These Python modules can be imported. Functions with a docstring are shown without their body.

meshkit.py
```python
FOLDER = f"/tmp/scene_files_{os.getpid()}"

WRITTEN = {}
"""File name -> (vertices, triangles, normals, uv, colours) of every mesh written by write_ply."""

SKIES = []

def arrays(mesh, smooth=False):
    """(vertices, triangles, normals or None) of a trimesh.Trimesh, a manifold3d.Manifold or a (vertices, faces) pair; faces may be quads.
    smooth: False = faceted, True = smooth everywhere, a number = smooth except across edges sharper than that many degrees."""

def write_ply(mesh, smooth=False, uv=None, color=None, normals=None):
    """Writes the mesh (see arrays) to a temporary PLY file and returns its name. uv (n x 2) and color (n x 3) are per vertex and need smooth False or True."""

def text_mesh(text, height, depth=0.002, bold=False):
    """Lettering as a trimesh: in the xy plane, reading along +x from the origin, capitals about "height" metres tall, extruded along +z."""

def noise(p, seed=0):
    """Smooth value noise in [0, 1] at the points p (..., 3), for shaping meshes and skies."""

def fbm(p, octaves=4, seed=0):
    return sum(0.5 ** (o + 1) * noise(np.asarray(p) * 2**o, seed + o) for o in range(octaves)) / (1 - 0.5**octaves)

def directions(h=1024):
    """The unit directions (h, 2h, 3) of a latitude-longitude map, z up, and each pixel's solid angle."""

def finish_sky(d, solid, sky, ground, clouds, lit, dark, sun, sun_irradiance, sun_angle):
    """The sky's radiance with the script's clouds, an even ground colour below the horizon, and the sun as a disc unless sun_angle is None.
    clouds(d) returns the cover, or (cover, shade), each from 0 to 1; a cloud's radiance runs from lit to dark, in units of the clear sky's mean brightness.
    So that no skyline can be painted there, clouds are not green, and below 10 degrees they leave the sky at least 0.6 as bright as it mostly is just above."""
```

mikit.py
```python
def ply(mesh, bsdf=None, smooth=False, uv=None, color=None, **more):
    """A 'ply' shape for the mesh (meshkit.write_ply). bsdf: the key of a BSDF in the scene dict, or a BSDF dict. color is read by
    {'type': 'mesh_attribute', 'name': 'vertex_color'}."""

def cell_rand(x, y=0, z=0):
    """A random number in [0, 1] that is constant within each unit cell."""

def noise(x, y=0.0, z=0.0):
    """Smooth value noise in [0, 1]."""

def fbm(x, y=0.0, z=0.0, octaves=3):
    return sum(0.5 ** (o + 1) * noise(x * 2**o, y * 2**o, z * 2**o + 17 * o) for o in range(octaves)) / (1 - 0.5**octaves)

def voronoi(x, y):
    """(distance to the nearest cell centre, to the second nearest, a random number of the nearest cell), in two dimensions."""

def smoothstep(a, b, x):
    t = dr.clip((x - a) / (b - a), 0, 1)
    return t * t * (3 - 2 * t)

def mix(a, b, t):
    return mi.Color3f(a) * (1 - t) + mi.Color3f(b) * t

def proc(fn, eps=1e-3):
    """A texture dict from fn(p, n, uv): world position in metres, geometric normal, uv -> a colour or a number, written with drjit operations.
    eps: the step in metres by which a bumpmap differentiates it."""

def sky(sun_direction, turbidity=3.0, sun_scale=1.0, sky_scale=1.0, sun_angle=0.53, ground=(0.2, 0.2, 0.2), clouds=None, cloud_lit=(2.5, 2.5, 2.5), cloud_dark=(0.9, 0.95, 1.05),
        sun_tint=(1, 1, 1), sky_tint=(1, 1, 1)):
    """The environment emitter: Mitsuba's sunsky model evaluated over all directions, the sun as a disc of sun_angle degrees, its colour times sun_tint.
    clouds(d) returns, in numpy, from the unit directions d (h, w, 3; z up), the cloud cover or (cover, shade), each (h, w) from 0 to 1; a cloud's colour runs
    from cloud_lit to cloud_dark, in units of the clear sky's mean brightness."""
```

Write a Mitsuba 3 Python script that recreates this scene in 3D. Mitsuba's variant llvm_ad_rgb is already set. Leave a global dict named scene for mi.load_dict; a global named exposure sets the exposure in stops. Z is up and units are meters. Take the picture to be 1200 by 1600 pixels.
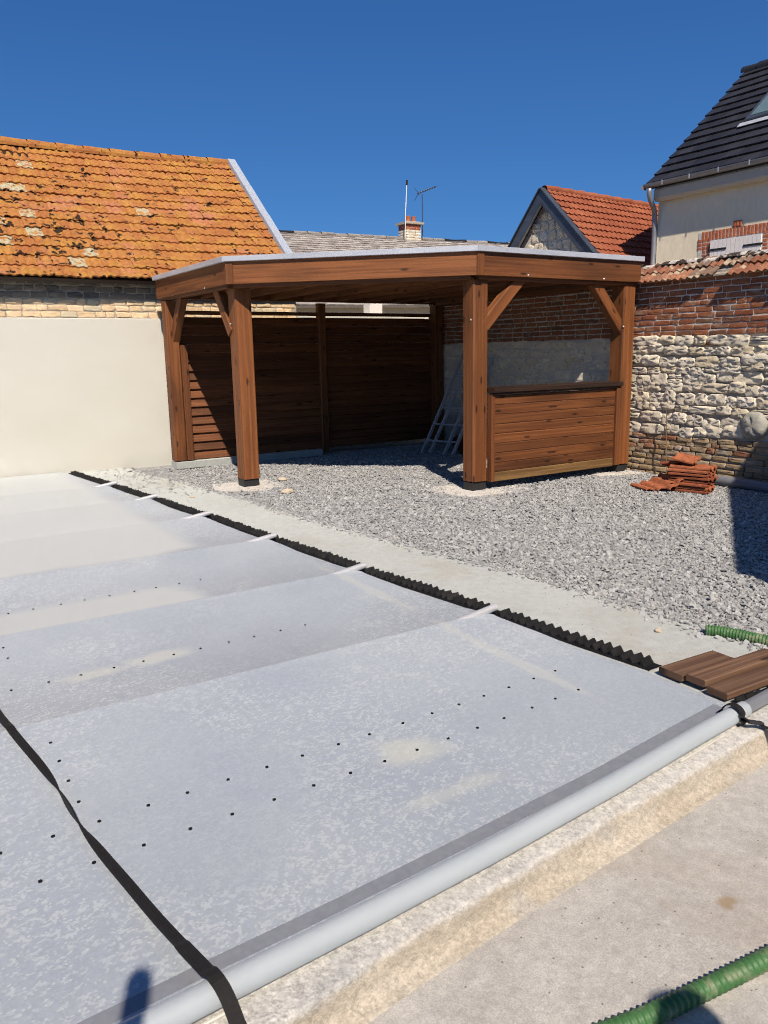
import math, random
import numpy as np, trimesh, mitsuba as mi, drjit as dr, mikit, meshkit
from mikit import noise, fbm, voronoi, cell_rand, smoothstep, mix

rng = np.random.default_rng(7)
random.seed(7)
scene, labels = {}, {}
exposure = 2.0

# ---------------------------------------------------------------- camera, sky
# axes: x runs along the slatted wall and the pool's short side, y towards the barn, z up
F, PITCH, ROLL, AZ, H = 1240.0, math.radians(11.3), math.radians(-1.1), math.radians(57.3), 1.5
def xy(v):
    v = np.asarray(v, float)
    return np.array([v[0] * math.sin(AZ) + v[1] * math.cos(AZ), -v[0] * math.cos(AZ) + v[1] * math.sin(AZ), v[2]])
_w = np.array([0, math.cos(PITCH), -math.sin(PITCH)])
_u0 = np.array([0, math.sin(PITCH), math.cos(PITCH)])
_up = -math.sin(ROLL) * np.array([1, 0, 0]) + math.cos(ROLL) * _u0
W, UP = xy(_w), xy(_up)
scene['camera'] = {'type': 'perspective', 'fov_axis': 'x', 'fov': 2 * math.degrees(math.atan(600 / F)), 'near_clip': 0.05, 'far_clip': 500.0,
                   'to_world': mi.ScalarTransform4f().look_at(origin=[0, 0, H], target=[float(W[0]), float(W[1]), float(H + W[2])], up=[float(x) for x in UP])}
SUN_EL, SUN_AZ = math.radians(46), math.radians(-10.5)
_s = xy([math.sin(SUN_AZ) * math.cos(SUN_EL), math.cos(SUN_AZ) * math.cos(SUN_EL), -math.sin(SUN_EL)])
scene['sky'] = mikit.sky([float(-x) for x in _s], turbidity=2.6, ground=(0.25, 0.24, 0.22), sky_scale=0.51, sky_tint=(0.36, 0.75, 1.24), sun_tint=(1.0, 1.05, 1.19))

# ---------------------------------------------------------------- helpers
count = {}
def key_of(name):
    n = count.get(name, 0); count[name] = n + 1
    return name if n == 0 else f'{name}_{n:03d}'
def tag(key, label=None, category=None, group=None, kind=None):
    d = {k: v for k, v in (('label', label), ('category', category), ('group', group), ('kind', kind)) if v}
    labels.setdefault(key, {}).update(d)
    return key
def thing(name, label, category, group=None):
    return tag(key_of(name), label, category, group)
def add(name, mesh, mat, parent=None, uv=None, smooth=False, const=None):
    key = key_of(f'{parent}__{name}' if parent else name)
    if isinstance(mesh, tuple):
        v, f = np.asarray(mesh[0], float), np.asarray(mesh[1], int)
        if f.shape[1] == 4:
            f = np.vstack([f[:, [0, 1, 2]], f[:, [0, 2, 3]]])
    else:
        v, f = np.array(mesh.vertices), np.array(mesh.faces)
    if uv is None and const is not None:
        uv = np.tile(np.asarray(const, float), (len(v), 1))
    m = trimesh.Trimesh(v, f, process=False)
    scene[key] = mikit.ply(m, mat, smooth=smooth, uv=uv)
    return key
def rc():
    return (rng.random(), rng.random())
def cat(parts):
    vs, fs, us, n = [], [], [], 0
    for p in parts:
        vs.append(p[0]); fs.append(np.asarray(p[1]) + n); n += len(p[0])
        if len(p) > 2: us.append(p[2])
    return (np.vstack(vs), np.vstack(fs)) + ((np.vstack(us),) if us else ())
def q2t(f):
    f = np.asarray(f, int)
    return np.vstack([f[:, [0, 1, 2]], f[:, [0, 2, 3]]])
def prism(poly, p0, p1, ax, ay, k=None):
    """a cross-section polygon (n,2) swept from p0 to p1; uv = metres along, metres around; k = a whole number that varies the grain"""
    p0, p1, ax, ay = (np.asarray(x, float) for x in (p0, p1, ax, ay))
    L = np.linalg.norm(p1 - p0); n = len(poly); k = rng.integers(1, 150) if k is None else k
    vs, fs, us = [], [], []; per = 0.0
    for i in range(n):
        a, b = poly[i], poly[(i + 1) % n]; l = math.dist(a, b); o = len(vs)
        for q, t in ((a, per), (b, per + l)):
            for e, s in ((p0, 0.0), (p1, L)):
                vs.append(e + ax * q[0] + ay * q[1]); us.append((10 * k + 1 + s, t))
        fs += [[o, o + 2, o + 3], [o, o + 3, o + 1]]; per += l
    for e, rev in ((p0, True), (p1, False)):
        o = len(vs)
        for q in poly: vs.append(e + ax * q[0] + ay * q[1]); us.append((10 * k + 1 + q[0], 3 + q[1] * .3))
        for i in range(1, n - 1): fs.append([o, o + i + 1, o + i] if rev else [o, o + i, o + i + 1])
    m = trimesh.Trimesh(vs, fs, process=False)
    if np.cross(ax, ay) @ (p1 - p0) < 0: m.faces = m.faces[:, ::-1]
    return np.array(m.vertices), np.array(m.faces), np.array(us)
def crect(w, h, c=.006):
    w, h = w / 2, h / 2
    return [(-w + c, -h), (w - c, -h), (w, -h + c), (w, h - c), (w - c, h), (-w + c, h), (-w, h - c), (-w, -h + c)]
def bar(name, p0, p1, w, h, mat, parent=None, side=None, c=.006, k=None):
    """a timber from p0 to p1: w across the direction 'side', h across the other one"""
    p0, p1 = np.asarray(p0, float), np.asarray(p1, float)
    d = (p1 - p0) / np.linalg.norm(p1 - p0)
    if side is None: side = np.cross(d, [0, 0, 1]) if abs(d[2]) < .9 else np.array([1., 0, 0])
    side = np.asarray(side, float); side = side - (side @ d) * d; side /= np.linalg.norm(side)
    m = prism(crect(w, h, c), p0, p1, side, np.cross(d, side), k)
    return add(name, m[:2], mat, parent, uv=m[2])
def box(name, lo, hi, mat, parent=None, c=.004, const=None):
    lo, hi = np.asarray(lo, float), np.asarray(hi, float)
    d = hi - lo; a = int(np.argmax(d)); o = [i for i in range(3) if i != a]
    e = np.eye(3); m = (lo + hi) / 2; p0, p1 = m.copy(), m.copy(); p0[a], p1[a] = lo[a], hi[a]
    r = prism(crect(d[o[0]], d[o[1]], min(c, d[o[0]] * .3, d[o[1]] * .3)), p0, p1, e[o[0]], e[o[1]])
    return add(name, r[:2], mat, parent, uv=r[2] if const is None else np.tile(const, (len(r[0]), 1)))
def tube(points, r, sides=14, cap=True):
    p = np.asarray(points, float); n = len(p)
    t = np.gradient(p, axis=0); t /= np.linalg.norm(t, axis=1, keepdims=True)
    ref = np.array([0, 0, 1.0]) if abs(t[:, 2]).max() < .85 else np.array([.6, .8, 0.0])
    a = np.cross(t, ref); a /= np.linalg.norm(a, axis=1, keepdims=True); b = np.cross(t, a)
    g = np.arange(sides) * 2 * np.pi / sides
    rr = np.broadcast_to(r, (n,))
    v = (p[:, None] + rr[:, None, None] * (np.cos(g)[None, :, None] * a[:, None] + np.sin(g)[None, :, None] * b[:, None])).reshape(-1, 3)
    i, j = np.meshgrid(np.arange(n - 1), np.arange(sides), indexing='ij')
    f = q2t(np.stack([i * sides + j, (i + 1) * sides + j, (i + 1) * sides + (j + 1) % sides, i * sides + (j + 1) % sides], -1).reshape(-1, 4))
    if cap:
        v = np.vstack([v, p[:1], p[-1:]]); k = np.arange(sides)
        f = np.vstack([f, np.stack([k * 0 + n * sides, k, (k + 1) % sides], 1), np.stack([k * 0 + n * sides + 1, (n - 1) * sides + (k + 1) % sides, (n - 1) * sides + k], 1)])
    return v, f
def spline(pts, n):
    from scipy.interpolate import CubicSpline
    p = np.asarray(pts, float); s = np.r_[0, np.cumsum(np.linalg.norm(np.diff(p, axis=0), axis=1))]
    return CubicSpline(s, p)(np.linspace(0, s[-1], n))
def lerp_poly(pts):
    p = np.asarray(pts, float)
    return lambda t: np.interp(t, p[:, 0], p[:, 1])
def ribbon(path, width, normal_angle, th=.003):
    """a flat strap along the path; the angle turns it from flat (0) to on edge (90)"""
    p = np.asarray(path, float); t = np.gradient(p, axis=0); t /= np.linalg.norm(t, axis=1, keepdims=True)
    h = np.cross(t, [0, 0, 1.0]); h /= np.linalg.norm(h, axis=1, keepdims=True) + 1e-9; nn = np.cross(h, t)
    a = np.radians(normal_angle)[:, None]; s = np.cos(a) * h + np.sin(a) * nn; n2 = np.cross(s, t)
    w = width / 2
    v = np.stack([p + s * w + n2 * th, p - s * w + n2 * th, p - s * w - n2 * th, p + s * w - n2 * th], 1).reshape(-1, 3)
    i, j = np.meshgrid(np.arange(len(p) - 1), np.arange(4), indexing='ij')
    f = q2t(np.stack([i * 4 + j, i * 4 + (j + 1) % 4, (i + 1) * 4 + (j + 1) % 4, (i + 1) * 4 + j], -1).reshape(-1, 4))
    return v, f
def sheet(poly, z0, z1):
    """a polygon slab between the heights z0 and z1"""
    from shapely.geometry import Polygon
    m = trimesh.creation.extrude_polygon(Polygon(poly), z1 - z0, engine='earcut')
    m.apply_translation([0, 0, z0])
    return m
FACES = {'-u': lambda c: (lambda a, b, d: np.stack([c - d, a, b], -1)), '-v': lambda c: (lambda a, b, d: np.stack([a, c - d, b], -1))}
def piece(outline, proud, face, depth=.03, rough=.0, bulge=.6, cham=.8, sink=.035):
    """a stone or brick set in a wall: outline (n,2) in the wall's plane, standing 'proud' of it with worn edges"""
    o = np.asarray(outline, float); n = len(o); c = o.mean(0)
    rings = [(1.0, -sink), (1.0, proud * .35), (cham, proud * .92), (cham * .55, proud)]
    v = []
    for s, d in rings:
        q = c + (o - c) * s
        dd = d + (rng.normal(0, rough, n) if d > 0 else 0)
        v.append(face(q[:, 0], q[:, 1], np.broadcast_to(dd, n)))
    v.append(face(c[:1][None, 0] if False else np.array([c[0]]), np.array([c[1]]), np.array([proud + rng.normal(0, rough)])))
    v = np.vstack(v); f = []
    for r in range(len(rings) - 1):
        for i in range(n):
            j = (i + 1) % n
            f += [[r * n + i, r * n + j, (r + 1) * n + j], [r * n + i, (r + 1) * n + j, (r + 1) * n + i]]
    for i in range(n): f.append([(len(rings) - 1) * n + i, (len(rings) - 1) * n + (i + 1) % n, len(rings) * n])
    m = trimesh.Trimesh(v, f, process=False)
    f = np.array(f)
    fn = m.face_normals[-n:].mean(0); want = face(np.zeros(1), np.zeros(1), np.ones(1))[0] - face(np.zeros(1), np.zeros(1), np.zeros(1))[0]
    return v, (f if fn @ want > 0 else f[:, ::-1])
def brick_piece(a0, a1, b0, b1, face, proud=.01, jit=.003, rough=.0012):
    j = lambda: rng.normal(0, jit)
    am, bm = (a0 + a1) / 2, (b0 + b1) / 2
    o = [(a0 + j(), b0 + j()), (am, b0 + j()), (a1 + j(), b0 + j()), (a1 + j(), bm), (a1 + j(), b1 + j()), (am, b1 + j()), (a0 + j(), b1 + j()), (a0 + j(), bm)]
    o = np.array(o); v, f = piece(o, proud, face, rough=rough, cham=1.0)
    n = 8; c = o.mean(0); e = np.array([.006, .006])
    q = c + np.sign(o - c) * np.maximum(np.abs(o - c) - e, 0)
    v[2 * n:3 * n] = face(q[:, 0], q[:, 1], proud + rng.normal(0, rough, n))
    q = c + (q - c) * .5
    v[3 * n:4 * n] = face(q[:, 0], q[:, 1], proud + rng.normal(0, rough, n))
    return v, f
def stone_outline(a0, a1, b0, b1, n=14):
    g = np.arange(n) * 2 * np.pi / n + rng.uniform(0, .4)
    p = rng.uniform(3.6, 8.0)
    c, s = np.cos(g), np.sin(g)
    r = (np.abs(c) ** p + np.abs(s) ** p) ** (-1 / p)
    r = r * (1 + rng.normal(0, .045, n))
    return np.stack([(a0 + a1) / 2 + c * r * (a1 - a0) / 2, (b0 + b1) / 2 + s * r * (b1 - b0) / 2], 1)

# ---------------------------------------------------------------- materials
TONE = dict(cover_fabric=(.80, .85, .86), cover_hem=(.72, .75, .76), cover_roll=(.74, .80, .84), concrete=(.68, .76, .79), slab_concrete=(.80, .82, .83), chip=(.86, .89, .89), gravel_dust=(.85, .88, .88),
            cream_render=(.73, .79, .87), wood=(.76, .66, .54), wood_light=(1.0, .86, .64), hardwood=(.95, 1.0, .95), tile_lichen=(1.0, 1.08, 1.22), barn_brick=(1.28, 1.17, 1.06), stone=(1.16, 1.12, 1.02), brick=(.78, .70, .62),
            house_wall=(1.45, 1.48, 1.5), tile_red=(.66, .82, .9), tile_black=(.8, .8, .8), coping_concrete=(.80, .86, .96), tile_stack=(.72, .74, .78), white_paint=(1.1, 1.1, 1.1), plinth_brick=(1.0, .98, .98), white_zinc=(.8, .82, .85), pvc_grey=(.8, .8, .8))
def two(b): return {'type': 'twosided', 'bsdf': b}
def mat(name, color, rough=.7, spec=.5, bump=None, scale=1.0, eps=1e-3, metallic=0.0, clearcoat=0.0, rough_fn=None):
    tone = TONE.get(name)
    if tone and callable(color):
        raw = color; color = lambda p, n, uv: raw(p, n, uv) * mi.Color3f(*tone)
    elif tone: color = [a * b for a, b in zip(color, tone)]
    b = {'type': 'principled', 'base_color': mikit.proc(color) if callable(color) else {'type': 'rgb', 'value': list(color)},
         'roughness': mikit.proc(rough_fn) if rough_fn else rough, 'metallic': metallic, 'specular': spec, 'clearcoat': clearcoat}
    if bump: b = {'type': 'bumpmap', 'arbitrary': mikit.proc(bump, eps=eps), 'scale': scale, 'bsdf': b}
    scene[name] = two(b)
def wood_color(lo, hi, dark=.55, tonevar=.5):
    def fn(p, n, uv):
        s, t = uv.x, uv.y
        k = dr.floor(s / 10)
        r = cell_rand(k, 3)
        g = fbm(s * 1.4 + k * 3.7, t * 60, k * 1.3, 3)
        fine = noise(s * 9, t * 300, k)
        c = mix(lo, hi, smoothstep(.28, .72, g) * .75 + fine * .25)
        st = smoothstep(.45, .75, fbm(s * 1.1 + k, t * 5, k * 2.1, 3))
        c = c * (1 - dark * st * .7) * (1 - tonevar / 2 + tonevar * r)
        d1, d2, w = voronoi(s * 2.1 + k * 5.3, t * 7 + k * 1.7)
        kn = (1 - smoothstep(.05, .13, d1)) * dr.select(w > .55, 1.0, 0.0)
        return c * (1 - .72 * kn)
    return fn
def wood_bump(p, n, uv):
    k = dr.floor(uv.x / 10)
    return fbm(uv.x * 3 + k, uv.y * 150, k, 2)
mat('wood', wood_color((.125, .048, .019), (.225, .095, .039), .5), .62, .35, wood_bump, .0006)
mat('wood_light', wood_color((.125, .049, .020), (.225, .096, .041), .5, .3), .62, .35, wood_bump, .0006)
mat('wood_pale', wood_color((.14, .075, .028), (.27, .16, .062), .4), .65, .3, wood_bump, .0006)
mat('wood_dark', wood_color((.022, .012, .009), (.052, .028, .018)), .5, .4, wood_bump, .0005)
mat('hardwood', wood_color((.075, .038, .024), (.165, .092, .060), .5), .7, .3, wood_bump, .0008)
mat('zinc', lambda p, n, uv: mix((.42, .45, .50), (.58, .61, .66), fbm(p.x * 3, p.y * 3, p.z * 9, 3)), .45, metallic=.35)
mat('zinc_dull', lambda p, n, uv: mix((.20, .215, .235), (.32, .335, .36), fbm(p.x * 2, p.y * 2, p.z * 5, 3)), .45, metallic=.5)
mat('zinc_dark', lambda p, n, uv: mix((.045, .055, .075), (.10, .12, .15), fbm(p.x * 3, p.y * 3, p.z * 5, 3)), .42, metallic=.4)
mat('white_zinc', (.40, .44, .50), .8, .1)
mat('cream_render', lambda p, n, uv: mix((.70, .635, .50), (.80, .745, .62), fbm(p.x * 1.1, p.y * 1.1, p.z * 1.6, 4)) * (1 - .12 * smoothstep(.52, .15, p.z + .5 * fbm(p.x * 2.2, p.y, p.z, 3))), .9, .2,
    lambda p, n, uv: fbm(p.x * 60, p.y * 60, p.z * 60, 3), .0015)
def brick_color(a, b, c, grime=.5):
    def fn(p, n, uv):
        col = mix(mix(a, b, uv.x), c, smoothstep(.78, .95, uv.y))
        m = fbm(p.x * 22, p.y * 22, p.z * 22, 3)
        return mix(col * (.72 + .56 * m), (.42, .38, .32), grime * smoothstep(.58, .78, fbm(p.x * 9 + 4, p.y * 9, p.z * 12, 3)))
    return fn
def rough_bump(f):
    return lambda p, n, uv: fbm(p.x * f, p.y * f, p.z * f, 3)
mat('brick', brick_color((.26, .105, .060), (.35, .160, .092), (.19, .105, .075)), .88, .2, rough_bump(55), .004)
mat('brick_new', brick_color((.32, .095, .045), (.42, .14, .07), (.30, .09, .05), .15), .88, .2, rough_bump(55), .003)
mat('plinth_brick', brick_color((.27, .20, .115), (.37, .29, .185), (.25, .12, .07), .7), .9, .2, rough_bump(50), .006)
mat('barn_brick', brick_color((.46, .38, .255), (.56, .475, .34), (.42, .40, .31), .3), .9, .2, rough_bump(45), .006)
mat('barn_brick_shaded', brick_color((.15, .13, .11), (.20, .175, .145), (.12, .11, .10), .3), .92, .15, rough_bump(45), .006)  # eave shade put into the colour of the upper barn courses
def stone_color(p, n, uv):
    c = mix(mix((.52, .49, .42), (.66, .63, .56), uv.x), (.52, .45, .31), .5 * smoothstep(.7, .95, uv.y))
    m = fbm(p.x * 14, p.y * 14, p.z * 14, 4)
    c = c * (.66 + .64 * m)
    smear = smoothstep(6.15, 6.7, p.y + .5 * fbm(p.y * 3, p.z * 3, 0, 3) - .25)
    c = mix(c, (.52, .49, .44), .6 * smear * smoothstep(.3, .6, fbm(p.y * 6, p.z * 6, 2, 3)))
    return mix(c, (.17, .16, .13), .6 * smoothstep(.62, .74, fbm(p.y * 30, p.z * 30, p.x * 30, 3)))
mat('stone', stone_color, .92, .15, rough_bump(30), .007)
mat('mortar', lambda p, n, uv: mix((.30, .26, .20), (.46, .42, .35), fbm(p.x * 12, p.y * 12, p.z * 12, 4)), .95, .1, rough_bump(40), .008)
mat('boulder', lambda p, n, uv: mix((.26, .265, .23), (.44, .43, .37), fbm(p.x * 14, p.y * 14, p.z * 14, 4)), .92, .15, rough_bump(45), .004)
mat('mortar_dark', lambda p, n, uv: mix((.30, .27, .22), (.46, .43, .37), fbm(p.x * 12, p.y * 12, p.z * 12, 4)), .95, .1, rough_bump(40), .008)
mat('mortar_light', lambda p, n, uv: mix((.42, .40, .37), (.60, .58, .54), fbm(p.x * 8, p.y * 8, p.z * 8, 4)), .95, .1, rough_bump(40), .006)
def lichen_tile(p, n, uv):
    c = mix((.33, .118, .034), (.39, .160, .042), uv.x)
    c = mix(c, (.42, .165, .085), .7 * smoothstep(.55, .75, fbm(p.x * 2.2, p.y * 2.2, p.z * 2 + uv.y, 3)))
    c = mix(c, (.42, .205, .040), .6 * smoothstep(.48, .68, fbm(p.x * 7, p.y * 7, p.z * 7, 4)))
    c = c * (.62 + .6 * fbm(p.x * 34, p.y * 34, p.z * 34, 3))
    w = smoothstep(.93, .96, uv.y + .10 * fbm(p.x * 9, p.y * 9, p.z * 9, 3) - .05)
    c = mix(c, (.38, .33, .20), w * smoothstep(.35, .55, fbm(p.x * 22, p.y * 22, p.z * 22, 3)))
    near = smoothstep(4.2, 2.2, p.x) * smoothstep(13.4, 12.4, p.y)
    n1 = fbm(p.x * 14, p.z * 14 + p.y * 6, 3, 3) + .14 * (fbm(p.x * 1.7, p.z * 2.2, 8, 2) - .5) + .045 * near
    spot = smoothstep(.735, .765, n1)
    return mix(c, (.016, .010, .006), spot * .95)
mat('tile_lichen', lichen_tile, .9, .2, rough_bump(40), .006)
mat('tile_red', lambda p, n, uv: mix((.33, .075, .032), (.42, .11, .048), uv.x) * (.8 + .4 * fbm(p.x * 5, p.y * 5, p.z * 5, 3)), .75, .3)
mat('tile_black', lambda p, n, uv: mix((.020, .021, .026), (.036, .037, .043), uv.x) * (.75 + .5 * fbm(p.x * 6, p.y * 6, p.z * 6, 3)), .5, .4)
def cap_color(p, n, uv):
    c = mix(mix((.20, .082, .048), (.29, .135, .080), uv.x), (.17, .115, .085), smoothstep(.45, .7, uv.y))
    c = c * (.55 + .8 * fbm(p.x * 20, p.y * 20, p.z * 20, 3))
    return mix(c, (.44, .37, .27), .75 * smoothstep(.56, .70, fbm(p.x * 11, p.y * 11, p.z * 11 + 3, 3)))
mat('tile_cap', cap_color, .9, .2, rough_bump(40), .006)
mat('cap_ridge', lambda p, n, uv: mix((.06, .05, .042), (.50, .47, .42), smoothstep(.50, .62, fbm(p.x * 13, p.y * 13, p.z * 13, 3))), .95, .1, rough_bump(40), .01)
mat('tile_stack', lambda p, n, uv: mix((.30, .085, .040), (.46, .150, .066), uv.x) * (.65 + .6 * fbm(p.x * 18, p.y * 18, p.z * 18, 3)) * (1 - .5 * smoothstep(.55, .7, fbm(p.x * 30, p.y * 30, p.z * 30, 3)) * uv.y), .85, .25, rough_bump(50), .004)
mat('slate', lambda p, n, uv: mix((.20, .18, .165), (.33, .31, .285), uv.x) * (.75 + .5 * fbm(p.x * 4, p.y * 4, p.z * 4, 3)), .8, .3)
def deck_color(p, n, uv):
    c = mix((.485, .46, .42), (.54, .515, .475), fbm(p.x * 1.6, p.y * 1.6, p.z, 4))
    c = c * (.80 + .22 * fbm(p.x * 28, p.y * 28, p.z * 28, 3) + .18 * noise(p.x * 230, p.y * 230, p.z * 230))
    c = mix(c, (.40, .30, .21),   .22 * smoothstep(.60, .78, fbm(p.x * 2.4 + 7, p.y * 2.4, 1, 4)))
    d1, d2, k = voronoi(p.x * 11, p.y * 11)
    return mix(c, (.20, .15, .11), (1 - smoothstep(.03, .07, d1)) * dr.select(k > .80, .8, 0.0))
mat('concrete', deck_color, .9, .25, lambda p, n, uv: fbm(p.x * 45, p.y * 45, p.z * 45, 3) + .5 * fbm(p.x * 6, p.y * 6, p.z * 6, 3), .0022)
def slab_color(p, n, uv):
    c = mix((.44, .415, .375), (.55, .525, .485), fbm(p.x * 1.9, p.y * 1.9, p.z, 4))
    c = c * (.76 + .32 * fbm(p.x * 40, p.y * 40, p.z * 40, 4) + .16 * fbm(p.x * 7, p.y * 7, 2, 4)) * (.84 + .32 * noise(p.x * 330, p.y * 330, p.z * 330))
    c = mix(c, (.37, .285, .20), .24 * smoothstep(.56, .74, fbm(p.x * 3.1 + 2, p.y * 3.1, 5, 4)))
    d = dr.sqrt(dr.square(p.x - 1.95) + dr.square((p.y - 1.20) * 1.6)) + .13 * (fbm(p.x * 14, p.y * 14, 1, 4) - .5)
    c = mix(c, (.34, .24, .14), .8 * (1 - smoothstep(.015, .06, d)))
    d1, d2, k = voronoi(p.x * 17, p.y * 17)
    return mix(c, (.16, .12, .09), (1 - smoothstep(.025, .085 * k, d1)) * dr.select(k > .74, .8, 0.0))
mat('slab_concrete', slab_color, .9, .25, lambda p, n, uv: fbm(p.x * 90, p.y * 90, p.z * 90, 3) + .7 * fbm(p.x * 9, p.y * 9, p.z * 9, 3), .0025)
def coping_color(p, n, uv):
    c = mix((.46, .375, .26), (.60, .515, .39), fbm(p.x * 5, p.y * 5, p.z * 9, 4))
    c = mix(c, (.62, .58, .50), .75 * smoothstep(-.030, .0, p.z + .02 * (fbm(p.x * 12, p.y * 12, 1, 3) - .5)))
    c = mix(c, (.40, .39, .36), .35 * smoothstep(.60, .78, fbm(p.x * 7, p.y * 7, p.z * 7 + 4, 3)))
    g = voronoi(p.x * 95 + p.z * 40, p.y * 70 + p.z * 85)
    return c * (.52 + .40 * fbm(p.x * 60, p.y * 60, p.z * 60, 3) + .38 * noise(p.x * 240, p.y * 240, p.z * 240) + .22 * (g[2] - .4))
mat('coping_concrete', coping_color, .95, .15, lambda p, n, uv: fbm(p.x * 130, p.y * 130, p.z * 130, 3), .0045)
def cover_mask(p):
    wet = fbm(p.x * 1.3, p.y * 1.3, 0, 3)
    m = smoothstep(.30, .46, wet)
    far = smoothstep(5.75, 6.0, p.y + .25 * (fbm(p.x * 3, 2, 0, 2) - .5)) * (1 - smoothstep(1.95, 2.2, p.x))
    mid = smoothstep(4.55, 4.62, p.y) * (1 - smoothstep(4.98, 5.12, p.y)) * (1 - smoothstep(1.5, 1.68, p.x + .15 * (fbm(p.x * 2, p.y * 9, 3, 2) - .5)))
    return m, dr.maximum(far, mid)
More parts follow.
